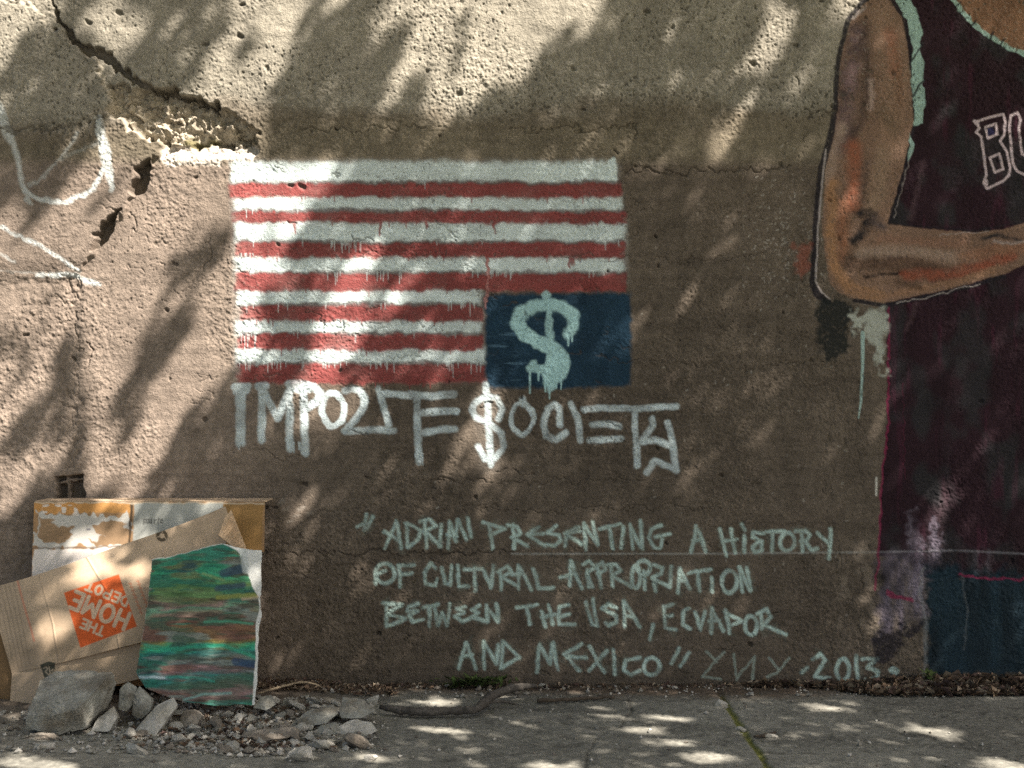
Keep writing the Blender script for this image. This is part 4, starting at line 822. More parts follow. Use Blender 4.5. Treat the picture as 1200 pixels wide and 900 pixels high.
def hull_rock(name, pts, mat, lab, seed, rough=.0022, cuts=5):
    """Angular chunk: the hull of the given corners, subdivided and chipped."""
    r = np.random.default_rng(seed); bm = bmesh.new()
    for p in pts: bm.verts.new(tuple(p))
    bmesh.ops.convex_hull(bm, input=bm.verts[:]); bmesh.ops.delete(bm, geom=[v for v in bm.verts if not v.link_faces], context='VERTS')
    bmesh.ops.triangulate(bm, faces=bm.faces[:])
    for c in ([2, 2, 1] if cuts > 3 else [2, 1]): bmesh.ops.subdivide_edges(bm, edges=bm.edges[:], cuts=c, use_grid_fill=True); bmesh.ops.triangulate(bm, faces=bm.faces[:])
    v = np.array([x.co[:] for x in bm.verts]); c = v.mean(0); d = v - c
    n = np.zeros(len(v))
    for fq, am in ((38, 1.0), (80, .8), (160, .6), (310, .5)):
        n += am * np.sin(v @ r.normal(size=3) * fq + r.uniform(0, 6)) * np.sin(v @ r.normal(size=3) * fq + r.uniform(0, 6))
    v = v + (d / (np.linalg.norm(d, axis=1)[:, None] + 1e-6)) * (rough * n + r.normal(0, rough * .25, len(v)))[:, None]
    for a, b in zip(bm.verts, v): a.co = b
    bmesh.ops.recalc_face_normals(bm, faces=bm.faces)
    me = bpy.data.meshes.new(name); bm.to_mesh(me); bm.free(); me.materials.append(mat)
    o = bpy.data.objects.new(name, me); COL.objects.link(o); tag(o, lab, "rubble", kind="thing", group="broken concrete below the cartons"); return o
big_pts = [P(32, 838, -.56), P(60, 839, -.575), P(88, 832, -.57), P(101, 820, -.545), P(120, 801, -.50), P(132, 788, -.47), P(46, 799, -.47), P(66, 787, -.43), P(100, 786, -.43), P(40, 818, -.52),
           P(31, 855, -.55), P(70, 861, -.56), P(98, 854, -.545), P(126, 826, -.46), P(137, 800, -.44)] + [np.array([P(x, 840, -.42)[0], -.40, .0]) for x in (46, 120)]
hull_rock("concrete_chunk", big_pts, M_rock, "largest grey concrete chunk, with a broad pale upper face, below the carton", 5, .0026)
def out_rock(outline, y_lo, y_hi, th, mat, lab, seed):
    ys_ = [p[1] for p in outline]; lo, hi = max(ys_), min(ys_); f_ = [P(px, py, y_lo + (y_hi - y_lo) * (lo - py) / (lo - hi)) for px, py in outline]; c = np.mean(f_, 0)
    b_ = [c + (p - c) * .8 + np.array([0, th, -.25 * th]) for p in f_]; b_ = [np.array([p[0], p[1], max(p[2], 0.0)]) for p in b_]
    return hull_rock("concrete_chunk", f_ + b_ + [c + np.array([0, -.012, .004])], mat, lab, seed, .0014, 3)
out_rock([(106, 857), (115, 841), (133, 828), (137, 841), (128, 857)], -.545, -.48, .05, M_rock_p, "small upright pale chunk touching the right side of the largest chunk", 61)
out_rock([(138, 832), (140, 808), (150, 799), (160, 806), (158, 824), (148, 834)], -.47, -.44, .05, M_rock, "upright grey chunk between the largest chunk and the painted board", 62)
out_rock([(155, 838), (157, 812), (164, 804), (178, 818), (176, 832), (166, 843)], -.49, -.45, .04, M_rock, "short grey chunk under the lower left corner of the painted board", 63)
out_rock([(157, 857), (171, 840), (185, 826), (204, 817), (209, 825), (194, 846), (181, 864), (166, 866)], -.565, -.49, .045, M_rock_p, "pale oblong slab tilted on edge in front of the painted board", 64)
out_rock([(211, 842), (216, 833), (229, 831), (237, 839), (231, 850), (216, 852)], -.50, -.47, .05, M_rock_b, "rounded brownish lump under the lower edge of the painted board", 65)
out_rock([(346, 846), (360, 833), (391, 825), (396, 836), (382, 848), (356, 852)], -.50, -.42, .05, M_rock, "broad flat grey slab in the middle of the rubble beside the board", 66)
out_rock([(397, 832), (402, 817), (425, 819), (440, 832), (424, 842), (400, 842)], -.47, -.41, .05, M_rock, "grey block at the right end of the rubble, nearest the thick stick", 67)
out_rock([(394, 852), (412, 843), (436, 846), (442, 856), (430, 864), (400, 864)], -.55, -.50, .04, M_rock_p, "long pale grey slab at the right end of the rubble", 68)
out_rock([(364, 862), (376, 850), (394, 846), (402, 860), (386, 869)], -.56, -.51, .04, M_rock, "grey slab just below the broad flat one in the rubble", 69)
out_rock([(296, 830), (306, 816), (318, 814), (322, 826), (312, 832)], -.42, -.38, .04, M_rock, "grey wedge beside the lower right corner of the painted board", 70)
main = [  # px centre, py base, width px, height px, label, material, yaw, tilt
    (160, 886, 30, 16, "flat pale chip lying in front of the oblong slab", M_rock_p, .1, .1),
    (48, 868, 46, 12, "thin brownish flake lying under the front of the largest chunk", M_rock_b, .2, 0),
    (49, 879, 26, 10, "small pale flake nearest the lower left corner of the pavement", M_rock_p, .8, 0),
    (436, 826, 16, 14, "small pale cube of concrete standing just before the thick stick", M_rock_p, .4, 0),
    (355, 894, 30, 16, "pale flat chip lying apart in front of the rubble", M_rock_p, .3, .05),
    (437, 893, 17, 11, "small round pale stone alone on the pavement in front of the thick stick", M_rock_p, .3, 0),
    (378, 880, 34, 14, "pale chip at the front edge of the rubble", M_rock_p, .1, .1),
    (415, 878, 36, 18, "brownish grey chip at the front right corner of the rubble", M_rock_b, .2, .1),
    (300, 872, 60, 12, "long brownish flat piece lying in the centre of the rubble", M_rock_b, .05, .03),
    (330, 866, 52, 16, "sloping brownish slab beside the long flat piece in the rubble", M_rock_b, -.1, .1),
    (635, 808, 14, 9, "bright white pebble at the upper end of the thick stick", M_rock_p, .2, 0),
    (845, 829, 16, 10, "pale stone at the wall end of the mossy pavement joint", M_rock_p, .2, 0),
    (868, 856, 14, 8, "small pale stone lying on the mossy pavement joint", M_rock_p, .2, 0),
    (904, 866, 20, 7, "flat pale stone under the short dark twig", M_rock_p, .1, 0)]
def ground_z(x, y):
    if -.35 <= x < 3.49 and -1.1 <= y < .02: return float(Zf[int((y + 1.1) / .005), int((x + .35) / .005)])
    return 0.0
for k, (px, py, w, h, lab, mt, yaw, tilt) in enumerate(main):
    g = G(px, py); s = (DIST + g[1]) / FPX
    o = rock_mesh("concrete_chunk", 50 + k, (w * s, w * s * .62, h * s * 1.0), cuts=8, sub=5, mat=mt, lo=.45, hi=.8, noise=.03)
    o.rotation_euler = (0, tilt, yaw * .4); M = o.rotation_euler.to_matrix(); zs = [(M @ v.co) for v in o.data.vertices]
    xe = max(z.x for z in zs) - min(z.x for z in zs); ze = max(z.z for z in zs) - min(z.z for z in zs)
    o.scale = (w * s / xe,) * 3 if tilt < .5 else (1, 1, 1)
    y = g[1] + w * s * .25; zmin = min((M @ (v.co * o.scale.x)).z for v in o.data.vertices)
    o.location = (g[0], y, ground_z(g[0], y) - zmin - .006)
    tag(o, lab, "rubble", kind="thing", group="broken concrete below the cartons")
protos = [rock_mesh("rubble_chip", 200 + k, (1, .75, .6), cuts=7, sub=2, mat=(M_rock_p, M_rock, M_rock_p, M_rock_b)[k % 4], lo=.4, hi=.8, noise=.05) for k in range(12)]
r8 = random.Random(8); first = set()
for k in range(235):
    if k < 200:
        px = r8.triangular(120, 445, 300); py = r8.uniform(832, 886) - 10 * abs(px - 290) / 150
        if py < 828: py = 830
        if px < 150 and py < 860: py = 866
        w = r8.uniform(7, 23) if r8.random() < .7 else r8.uniform(4, 9)
    elif k < 215: px, py, w = r8.uniform(0, 130), r8.uniform(842, 870), r8.uniform(4, 12)
    else: px, py, w = r8.uniform(440, 1190), r8.uniform(812, 880), r8.uniform(3, 6)
    j = k % 12; src = protos[j]
    o = src if j not in first else src.copy()
    if j in first: COL.objects.link(o)
    first.add(j)
    g = G(px, py); s = (DIST + g[1]) / FPX
    o.scale = (w * s,) * 3; o.rotation_euler = (r8.uniform(-.3, .3), r8.uniform(-.3, .3), r8.uniform(0, 6.28))
    o.location = (g[0], g[1], ground_z(g[0], g[1]) + w * s * .2)
    tag(o, "small loose chip of broken concrete lying on the pavement", "rubble", kind="thing", group="loose concrete chips on the pavement")

M_stick = material("grey_bark", color=(.075, .068, .058), rough=.85, nscale=90, namt=.35, bscale=120, bump=.6, bdist=.004, mscale=30, mamt=.3)
M_twig = material("dark_twig", color=(.07, .055, .04), rough=.85, nscale=120, namt=.3)
M_straw = material("dry_stem", color=(.30, .24, .16), rough=.8, nscale=120, namt=.2)
def stick(name, pts, radii, mat, lab, cat, n=7, seg=10, jit=.0015):
    pts = [np.array(p) for p in pts]; sp = smooth_path(pts, n, jit, r8); rr = np.interp(np.linspace(0, 1, len(sp)), np.linspace(0, 1, len(radii)), radii)
    rr = [a * r8.uniform(.82, 1.16) for a in rr]
    V, F = tube(sp, rr, seg); o = mesh_py(name, V, F, mat, smooth=True); tag(o, lab, cat, kind="thing"); return o
def gp(px, py, z): 
    return P(px, py, G(px, py, z)[1]) 
stick("fallen_branch", [gp(446, 829, .02), gp(470, 832, .018), gp(500, 834, .017), gp(535, 833, .017), gp(557, 831, .02), gp(566, 824, .024), gp(580, 814, .03), gp(603, 806, .035), gp(628, 803, .035)], [.006, .011, .0125, .0115, .010, .0135, .0125, .012, .006], M_stick, "thick grey bent stick lying along the foot of the wall", "stick")
pts_ = smooth_path([gp(566, 824, .022), gp(580, 822, .02), gp(596, 823, .015), gp(606, 826, .008)], 5, .001, r8); V_s, F_s = tube(pts_, list(np.linspace(.006, .0025, len(pts_))), 8)
sb = mesh_py("side_shoot", V_s, F_s, M_stick, bpy.data.objects["fallen_branch"], smooth=True)
stick("thin_twig", [gp(630, 821, .008), gp(660, 820, .007), gp(690, 818, .007), gp(720, 817, .006)], [.006, .0055, .005, .004], M_twig, "thin straight dark twig lying to the right of the thick stick", "twig")
stick("short_twig", [gp(884, 863, .006), gp(896, 862, .007), gp(909, 858, .008)], [.003, .005, .003], M_twig, "short dark twig beside the mossy pavement joint", "twig")
stick("dry_stem", [gp(300, 814, .015), gp(325, 806, .03), gp(350, 800, .035), gp(366, 801, .03), gp(378, 806, .02)], [.003, .0035, .003, .002], M_straw, "pale curved dry stem at the wall beside the painted board", "stem", jit=.001)

def scatter_leaves(name, n, pick, size, mat_cols, kind, label=None, cat=None, flat=.6):
    V = []; F = []; Cc = []
    for _ in range(n):
        x, y, z = pick(); L = r8.uniform(*size); wd_ = L * r8.uniform(.3, .6); yaw = r8.uniform(0, 6.28); cu = r8.uniform(.1, .5) * L; ti = r8.gauss(0, flat)
        a = np.array([math.cos(yaw), math.sin(yaw), math.sin(ti) * .6]); b = np.array([-math.sin(yaw), math.cos(yaw), r8.gauss(0, flat) * .6]); up_ = np.array([0, 0, 1.0])
        c = np.array([x, y, z]); i = len(V)
        V += [c - a * L / 2, c - a * L * .1 + b * wd_ / 2 + up_ * cu, c - a * L * .1 - up_ * 0, c - a * L * .1 - b * wd_ / 2 + up_ * cu, c + a * L / 2 + up_ * cu * .5]
        F += [(i, i + 2, i + 1), (i, i + 3, i + 2), (i + 1, i + 2, i + 4), (i + 2, i + 3, i + 4)]
        cl_ = np.array(r8.choice(mat_cols)) * r8.uniform(.6, 1.35); Cc += [cl_] * 5
    o = mesh_np(name, np.array(V), np.array(F), np.array(Cc, np.float32), M_litter, None, smooth=False); tag(o, label, cat, kind=kind); return o
M_litter = material("dry_litter", attr=True, rough=.8, nscale=200, namt=.2, bump=0)
M_litter.node_tree.nodes["Principled BSDF"].inputs["Roughness"].default_value = .75
BR_ = [(.10, .065, .042), (.15, .10, .065), (.07, .05, .036), (.20, .15, .10), (.085, .055, .045), (.26, .21, .15)]
def pk_right():
    px = r8.uniform(985, 1260) if r8.random() < .85 else r8.uniform(880, 980); t = r8.random() ** 1.3; wid = .11 * min(1, max(.15, (px - 940) / 90))
    y = -.015 - t * wid; return CAM_X + (px - 600) * MPP * (1 + y / 4), y, .006 + (1 - t) * .026 * min(1, max(.1, (px - 985) / 90)) * r8.random()
lit = scatter_leaves("leaf_litter", 3200, pk_right, (.014, .044), BR_, "stuff")
def pk_rest():
    u = r8.random()
    if u < .30: px, y = r8.uniform(300, 470), -.02 - .12 * r8.random()
    elif u < .6: px, y = r8.uniform(440, 980), -.012 - .05 * r8.random() ** 2
    else:
        px = r8.triangular(120, 430, 280); g = G(px, r8.uniform(835, 880)); return g[0], g[1], ground_z(g[0], g[1]) + .006
    x = CAM_X + (px - 600) * MPP; return x, y, ground_z(x, y) + .004
lit2 = scatter_leaves("ground_litter", 1500, pk_rest, (.006, .022), BR_, "stuff")

# fine gravel and crumbs
V = []; F = []; Cc = []
oct_f = [(0, 2, 4), (2, 1, 4), (1, 3, 4), (3, 0, 4), (2, 0, 5), (1, 2, 5), (3, 1, 5), (0, 3, 5)]
for k in range(3600):
    u = r8.random()
    if u < .72:
        px = r8.triangular(105, 455, 285); py = 826 + 62 * r8.random() ** .9 - 6 * abs(px - 290) / 150; 
        if px < 165 and py < 856: continue
        g = G(px, py)
    elif u < .82: g = G(r8.uniform(0, 200), r8.uniform(840, 885))
    elif u < .93: x = r8.uniform(.75, 3.2); g = np.array([x, -.02 - .12 * r8.random() ** 1.6, 0])
    else: g = G(r8.uniform(150, 1200), r8.uniform(815, 900))
    s = r8.choice((.0025, .003, .004, .005, .006, .009)) * r8.uniform(.7, 1.3) * (1 if u < .9 else .8); i = len(V); z = ground_z(g[0], g[1]) + s * .4
    M = Matrix.Rotation(r8.uniform(0, 6.28), 3, 'Z') @ Matrix.Rotation(r8.uniform(0, 6.28), 3, 'X')
    for d in ((1, 0, 0), (-1, 0, 0), (0, 1, 0), (0, -1, 0), (0, 0, 1), (0, 0, -1)):
        q = M @ Vector(d) * s * r8.uniform(.6, 1.2); V.append((g[0] + q.x, g[1] + q.y, z + q.z * .8))
    F += [tuple(i + j for j in f_) for f_ in oct_f]
    cl_ = np.array(r8.choice(((.28, .275, .24), (.36, .35, .31), (.16, .14, .115), (.23, .215, .18), (.46, .44, .39)))) * r8.uniform(.7, 1.2); Cc += [cl_] * 6
grv = mesh_np("gravel", np.array(V), np.array(F), np.array(Cc, np.float32), M_litter, None, smooth=False); tag(grv, kind="stuff")

def weed(name, x, y, z, n, spread, lab):
    V = []; F = []; Cc = []
    for _ in range(n):
        px, py = x + r8.gauss(0, spread), y - abs(r8.gauss(0, .012)); L = r8.uniform(.012, .03); yaw = r8.uniform(0, 6.28); h = r8.uniform(.004, .03)
        a = np.array([math.cos(yaw), math.sin(yaw), r8.uniform(-.2, .7)]); b = np.array([-math.sin(yaw), math.cos(yaw), 0]); c = np.array([px, py, z + h]); i = len(V)
        V += [c - a * L * .2, c + a * L * .4 + b * L * .3, c + a * L * .4 - b * L * .3, c + a * L]
        F += [(i, i + 2, i + 1), (i + 1, i + 2, i + 3)]; cl_ = np.array((.055, .085, .022)) * r8.uniform(.5, 1.5); Cc += [cl_] * 4
    o = mesh_np(name, np.array(V), np.array(F), np.array(Cc, np.float32), M_litter, None, smooth=False); tag(o, lab, "weed", kind="thing"); return o
weed("weed_tuft", 1.39, -.03, .005, 130, .045, "low green weed growing at the wall behind the thick stick")
weed("weed_tuft", 2.71, -.035, .02, 26, .008, "tiny bright green weed in the dry leaves below the painted figure")

# ------------------------------------------------------------------ the street tree whose crown dapples the light
# Where the crown lets the sun through, as seen on the wall and pavement (photo pixels), and how much of it.
GAPS = [([(60, -40), (300, -40), (240, 110), (130, 95)], .08), ([(335, -40), (490, -40), (480, 150), (340, 160)], .05), ([(-60, 60), (120, 70), (130, 150), (-60, 210)], .10), ([(640, -40), (860, -40), (830, 120), (640, 110)], .035), ([(-140, -140), (30, -140), (60, 0), (75, 25), (95, 50), (60, 38), (30, 55), (0, 78), (-140, 120)], .85), ([(85, 30), (115, 6), (145, 13), (142, 35), (120, 50), (95, 50)], .95), ([(85, 52), (112, 60), (128, 80), (132, 108), (120, 92), (100, 72)], .9),
        ([(285, -140), (360, -140), (345, 0), (330, 70), (300, 165), (255, 128), (205, 102), (232, 70), (268, 30)], .93), ([(135, 140), (185, 150), (210, 112), (300, 150), (312, 185), (272, 190), (276, 430), (250, 420), (150, 470), (95, 470), (92, 330), (118, 290)], .95),
        ([(55, 225), (128, 162), (140, 235), (100, 312), (60, 322), (0, 306), (-60, 300), (-60, 262), (0, 250), (30, 262)], .9), ([(268, 188), (340, 188), (310, 240), (302, 440), (272, 445)], .9), ([(335, 188), (420, 188), (400, 300), (402, 445), (302, 445), (310, 240)], .24),
        ([(400, 200), (520, 200), (560, 330), (520, 440), (402, 445)], .10), ([(480, -140), (760, -140), (700, 0), (662, 40), (612, 104), (560, 118), (545, 142), (498, 150), (488, 130), (500, 85), (478, 62)], .96), ([(425, -60), (480, -60), (472, 10), (455, 42), (432, 50)], .5),
        ([(-140, 300), (90, 300), (70, 430), (0, 600), (-140, 600)], .55), ([(85, 420), (150, 440), (135, 500), (100, 540)], .6), ([(130, 440), (270, 430), (300, 460), (160, 600), (90, 600)], .28), ([(300, 445), (420, 445), (400, 490), (350, 520), (300, 500)], .42)]
SPOTS = [([(612, 856), (690, 859)], 9, .9), ([(655, 868), (745, 880)], 8, .9), ([(600, 893), (670, 899)], 9, .8), ([(692, 832), (738, 836)], 9, .95), ([(745, 833), (795, 840)], 9, .95), ([(740, 852), (795, 866)], 9, .95), ([(800, 884), (850, 888)], 8, .7),
         ([(945, 826), (995, 828)], 7, .95), ([(1062, 846), (1110, 862)], 8, .8), ([(1108, 862), (1160, 882)], 14, .95), ([(1150, 885), (1200, 897)], 12, .8), ([(0, 890), (75, 897)], 14, .95), ([(520, 875), (590, 880)], 8, .3), ([(480, 850), (545, 855)], 6, .3), ([(320, 870), (440, 880)], 22, .22), ([(505, 822), (545, 826)], 8, .6),
         ([(908, 28), (880, 78)], 22, .9), ([(862, 130), (842, 172)], 16, .85), ([(917, 182), (908, 206)], 9, .75), ([(1000, 0), (985, 20)], 16, .8), ([(566, 460), (574, 545)], 20, .9), ([(545, 500), (505, 580)], 16, .5), ([(592, 735), (604, 770)], 14, .6), ([(355, 585), (330, 615)], 12, .35), ([(795, 650), (795, 690)], 16, .3), ([(965, 640), (950, 690)], 16, .25), ([(1015, 690), (1012, 730)], 12, .25), ([(1105, 570), (1090, 630)], 16, .35),
         ([(60, 702), (52, 745)], 30, 1.0), ([(66, 652), (105, 655)], 14, .95), ([(30, 690), (10, 740)], 18, .5), ([(120, 650), (170, 660)], 24, .45), ([(18, 112), (46, 88)], 11, .8), ([(183, 58), (202, 22)], 7, .6), ([(138, 62), (160, 34)], 5, .5), ([(225, 30), (212, 55)], 4, .4), ([(690, 10), (655, 58)], 14, .7), ([(640, 40), (615, 85)], 14, .7),
         ([(62, 385), (46, 422), (18, 536)], 17, .85), ([(20, 310), (40, 318)], 12, .8), ([(12, 430), (14, 480)], 22, .8), ([(32, 545), (20, 575)], 18, .7), ([(75, 510), (62, 545)], 10, .5), ([(228, 415), (171, 529), (150, 560)], 24, .85), ([(263, 545), (240, 575)], 22, .55), ([(380, 290), (372, 440)], 14, .5), ([(350, 225), (330, 260)], 14, .6), ([(430, 60), (470, 20)], 10, .4), ([(335, 725), (318, 770)], 20, .35), ([(395, 445), (350, 495)], 16, .7), ([(0, 170), (20, 150)], 8, .6), ([(10, 230), (0, 245)], 8, .5), ([(90, 160), (66, 195)], 7, .6)]
DARKS = [([(225, -30), (190, 50), (152, 78)], 60, .97), ([(270, -20), (235, 60), (210, 100)], 34, .85), ([(10, 110), (60, 70), (112, 92)], 66, .97), ([(20, 150), (95, 140), (40, 190)], 54, .97), ([(75, 205), (38, 262)], 12, .8), ([(55, 215), (22, 270)], 10, .7), ([(30, 185), (-10, 240)], 30, .95), ([(236, 285), (210, 345), (160, 440), (140, 490)], 46, .93), ([(250, 270), (235, 320)], 26, .7), ([(290, 55), (270, 130)], 26, .55), ([(150, 95), (200, 100)], 30, .9), ([(75, 315), (50, 372), (16, 450)], 20, .93), ([(22, 345), (-10, 425)], 16, .93), ([(75, 390), (56, 460), (26, 545)], 30, .95), ([(92, 470), (80, 580)], 34, .9), ([(330, 285), (350, 295)], 26, .85), ([(305, 290), (345, 282)], 18, .85), ([(320, 400), (345, 392)], 16, .8), ([(290, 335), (310, 345)], 14, .6), ([(630, 60), (655, 100)], 22, .6), ([(545, 132), (520, 160)], 12, .6), ([(250, 180), (262, 150)], 10, .5), ([(110, 235), (88, 300)], 8, .5), ([(285, 450), (200, 560)], 56, .93)]
gxp = np.arange(-140, 1440, 4.0); gyp = np.arange(-140, 960, 4.0)
LC = Canvas(gxp, gyp, warp=10.0, seed=510); LF = LC.zeros()
for pts, amt in GAPS: LC.poly(LF, pts, 12, amt)
dk = LC.zeros()
for pts, w, amt in DARKS: LC.stroke(dk, pts, w, 9, amt)
LF = LF * (1 - dk)
L0 = Canvas(gxp, gyp)
for pts, w, amt in SPOTS:
    if pts[0][1] > 812: L0.stroke(LF, pts, w * 1.0, 4, amt * .92)
    else: LC.stroke(LF, pts, w * 1.25, 4, amt)

sx, sy, sz = SUN
e1 = np.cross(SUN, [0, 0, 1.0]); e1 /= np.linalg.norm(e1); e2 = np.cross(e1, SUN); e2 = e2 if e2[2] > 0 else -e2
if e1[0] < 0: e1 = -e1
O0 = np.array([1.5, 0, 1.0]); CELL = .011
corn = np.array([(x, 0, z) for x in (-.3, 3.5) for z in (0, 2.55)] + [(x, -1.0, 0) for x in (-.3, 3.5)]) - O0
A = corn @ e1; B = corn @ e2
av = np.arange(A.min(), A.max(), CELL); bv = np.arange(B.min(), B.max(), CELL)
AA, BB = np.meshgrid(av, bv)
PP = O0 + AA[..., None] * e1 + BB[..., None] * e2
def hit_plane(y0): t = (y0 - PP[..., 1]) / sy; return PP + t[..., None] * SUN
hw = hit_plane(0.0); tg = -PP[..., 2] / sz; hg = PP + tg[..., None] * SUN
wall_ok = hw[..., 2] >= 0
def pix(h):
    d = DIST + h[..., 1]; return 600 + (h[..., 0] - CAM_X) * FPX / d, 450 - (h[..., 2] - CAM_Z) * FPX / d
hp = np.where(wall_ok[..., None], hw, hg)
for y0, test in ((-.13, lambda u, v: (u > 40) & (u < 308) & (v > 588) & (v < 800)), (-.28, lambda u, v: (u > -10) & (u < 300) & (v < 826) & (v > 598 + np.clip(264 - u, 0, 300) * .33)),
                 (-.38, lambda u, v: (u > 160) & (u < 306) & (v < 827) & (v > 645)), (-.50, lambda u, v: (u > 32) & (u < 136) & (v > 786) & (v < 858))):
    h = hit_plane(y0); u, v = pix(h); hp = np.where(test(u, v)[..., None], h, hp)
dd_ = DIST + hp[..., 1]; ipx = 600 + (hp[..., 0] - CAM_X) * FPX / dd_; ipy = 450 - (hp[..., 2] - CAM_Z) * FPX / dd_
qi = np.clip(((ipy + 140) / 4).astype(int), 0, len(gyp) - 1); qj = np.clip(((ipx + 140) / 4).astype(int), 0, len(gxp) - 1)
LL = LF[qi, qj]
nz = .62 * vnoise(av, bv, .085, .10, 500) + .38 * vnoise(av, bv, .04, .045, 501)
rank = np.argsort(np.argsort(nz.ravel())).reshape(nz.shape) / nz.size
NEED = (LL < .04) | (rank > LL)
inside = (ipy < 960) & (ipx > -140) & (ipx < 1440); NEED &= inside | (rank > .35)
cover = np.zeros(NEED.shape, np.int16)
r7 = np.random.default_rng(77)
LV = []; LFc = []; LCc = []; centers = []
half = np.array([(u, v) for u in np.linspace(-1, 1, 9) for v in np.linspace(-1, 1, 7) if abs(v) <= (1 - abs(u)) * .95 + .02])
def add_leaf(cen, d, b, L, wd, colr):
    n = np.cross(d, b); i = len(LV); k = .18 * wd
    LV.extend([cen - d * L, cen - d * L * .1 + b * wd + n * k, cen - d * L * .1, cen - d * L * .1 - b * wd + n * k, cen + d * L])
    LFc.extend([(i, i + 2, i + 1), (i, i + 3, i + 2), (i + 1, i + 2, i + 4), (i + 2, i + 3, i + 4)]); LCc.extend([colr] * 5)
GRN = np.array([.055, .085, .025])
for pass_, size, tries in ((0, (.045, .065), 12000), (1, (.03, .045), 16000), (2, (.018, .03), 40000), (3, (.03, .05), 5000)):
    if pass_ < 3: todo = np.argwhere(NEED & (cover == 0))
    else: todo = np.argwhere(NEED & (LL < .06) & (cover < 2))
    if len(todo) == 0: continue
    pick = todo[r7.integers(0, len(todo), tries)]
    for (j, i_) in pick:
        if pass_ < 3 and cover[j, i_] > 0: continue
        L = r7.uniform(*size); wd = L * r7.uniform(.45, .62)
        n = SUN * r7.uniform(.6, 1.2) + r7.normal(size=3) * .45; n /= np.linalg.norm(n)
        d = np.cross(n, r7.normal(size=3)); d /= np.linalg.norm(d); b = np.cross(n, d)
        off = half[:, :1] * d * L + half[:, 1:] * b * wd
        ci = i_ + np.round(off @ e1 / CELL).astype(int); cj = j + np.round(off @ e2 / CELL).astype(int)
        ok = (ci >= 0) & (ci < len(av)) & (cj >= 0) & (cj < len(bv))
        if ok.sum() < 6: continue
        ci, cj = ci[ok], cj[ok]
        if NEED[cj, ci].mean() < (.86, .86, .74, .95)[pass_]: continue
        cover[cj, ci] += 1
        cen = hp[j, i_] + SUN * r7.uniform(2.9, 4.8)
        add_leaf(cen, d, b, L, wd, GRN * r7.uniform(.6, 1.5)); centers.append((cen, LL[j, i_]))
print("leaf cover", len(centers), (cover[NEED] > 0).mean(), (cover[~NEED] > 0).mean())
# the rest of this crown and two unseen trees added to block sky and shade the ground, clear of the beams that reach the view
def crown_rest(n, cx, cy, cz, sx_, sy_, sz_, lo, hi):
    for _ in range(n):
        c = np.array([r7.normal(cx, sx_), r7.normal(cy, sy_), r7.normal(cz, sz_)])
        q = (c - O0); a, b2 = q @ e1, q @ e2; i_ = int((a - av[0]) / CELL); j = int((b2 - bv[0]) / CELL)
        if (-4 <= i_ < len(av) + 4 and -4 <= j < len(bv) + 4) or c[2] < 3.6 or c[1] > -.6: continue
        n_ = r7.normal(size=3) + [0, 0, 1]; n_ /= np.linalg.norm(n_); d = np.cross(n_, r7.normal(size=3)); d /= np.linalg.norm(d)
        L = r7.uniform(lo, hi); add_leaf(c, d, np.cross(n_, d), L, L * .55, GRN * r7.uniform(.6, 1.5))
crown_rest(9000, 5.6, -3.4, 5.6, 1.6, 1.3, 1.0, .04, .07)
main_leaves = (LV, LFc, LCc); others = []
for cx, cy, n in ((-2.2, -6.2, 9000), (2.2, -9.0, 9000)):
    LV, LFc, LCc = [], [], []; crown_rest(n, cx, cy, 6.6, 2.3, 1.9, 1.2, .07, .13); others.append((cx, cy, LV, LFc, LCc))
LV, LFc, LCc = main_leaves
M_leaf = material("leaf", attr=True, rough=.6, nscale=20, namt=.1, bump=0)
lt = M_leaf.node_tree; tr_ = lt.nodes.new("ShaderNodeBsdfTranslucent"); tr_.inputs[0].default_value = (.22, .24, .045, 1); mxs = lt.nodes.new("ShaderNodeMixShader"); mxs.inputs[0].default_value = .45
lt.links.new(lt.nodes["Principled BSDF"].outputs[0], mxs.inputs[1]); lt.links.new(tr_.outputs[0], mxs.inputs[2]); lt.links.new(mxs.outputs[0], lt.nodes["Material Output"].inputs[0])
M_bark = material("bark", color=(.10, .08, .06), rough=.9, nscale=30, namt=.3, bscale=40, bump=.6, bdist=.01)
tree = empty("street_tree", (6.6, -3.1, 0)); tag(tree, "leafy street tree beyond the right edge, dappling the wall with shade", "tree", kind="thing")
cr = mesh_np("crown", np.array(LV, np.float32), np.array(LFc), np.array(LCc, np.float32), M_leaf, tree, smooth=False); cr.matrix_parent_inverse = Matrix.Translation((-6.6, 3.1, 0))
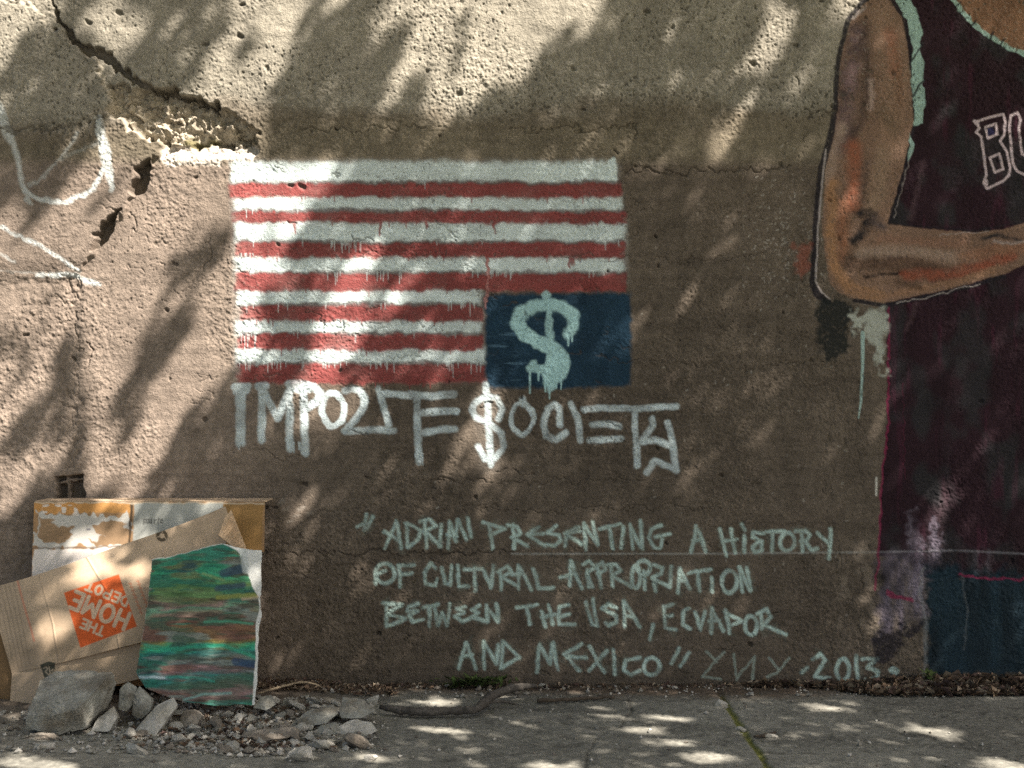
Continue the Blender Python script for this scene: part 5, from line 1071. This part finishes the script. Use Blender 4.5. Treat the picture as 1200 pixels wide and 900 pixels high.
V, F = tube(smooth_path([(6.6, -3.1, -.1), (6.62, -3.1, 1), (6.55, -3.05, 2.4), (6.4, -3.0, 3.8), (6.3, -2.95, 5.2)], 4), list(np.linspace(.19, .11, 17)), 14)
tk = mesh_py("trunk", V, F, M_bark, tree, smooth=True); tk.matrix_parent_inverse = Matrix.Translation((-6.6, 3.1, 0))
dark = [c for c, l in centers if l < .05]; r7.shuffle(dark)
for k, tip in enumerate(dark[:16]):
    s0 = np.array([6.35, -2.98, r7.uniform(3.6, 5.2)]); mid = (s0 + tip) / 2 + np.array([0, -.25, .35])
    pth = smooth_path([s0, mid, tip], 6); V, F = tube(pth, list(np.linspace(.045, .008, len(pth))), 7)
    lb = mesh_py("limb", V, F, M_bark, tree, smooth=True); lb.matrix_parent_inverse = Matrix.Translation((-6.6, 3.1, 0))

for (cx, cy, v_, f_, c_), lab in zip(others, ("unseen leafy tree added behind the viewer to shade the street, left of the other trees", "unseen tall leafy tree added farthest behind the viewer to block sky light")):
    t2 = empty("street_tree", (cx, cy, 0)); tag(t2, lab, "tree", kind="thing")
    o = mesh_np("crown", np.array(v_, np.float32), np.array(f_), np.array(c_, np.float32), M_leaf, t2, smooth=False); o.matrix_parent_inverse = Matrix.Translation((-cx, -cy, 0))
    V, F = tube(smooth_path([(cx, cy, -.1), (cx + .05, cy, 2), (cx - .05, cy + .05, 4.2), (cx, cy, 6.6)], 4), list(np.linspace(.2, .06, 13)), 12)
    o = mesh_py("trunk", V, F, M_bark, t2, smooth=True); o.matrix_parent_inverse = Matrix.Translation((-cx, -cy, 0))
    for k in range(7):
        a = k * .9; s0 = np.array([cx, cy, 3.4 + .3 * k]); e_ = np.array([cx + 1.7 * math.cos(a), cy + 1.4 * math.sin(a), 5.4 + .25 * k])
        pth = smooth_path([s0, (s0 + e_) / 2 + [0, 0, .25], e_], 5); V, F = tube(pth, list(np.linspace(.06, .012, len(pth))), 7)
        o = mesh_py("limb", V, F, M_bark, t2, smooth=True); o.matrix_parent_inverse = Matrix.Translation((-cx, -cy, 0))
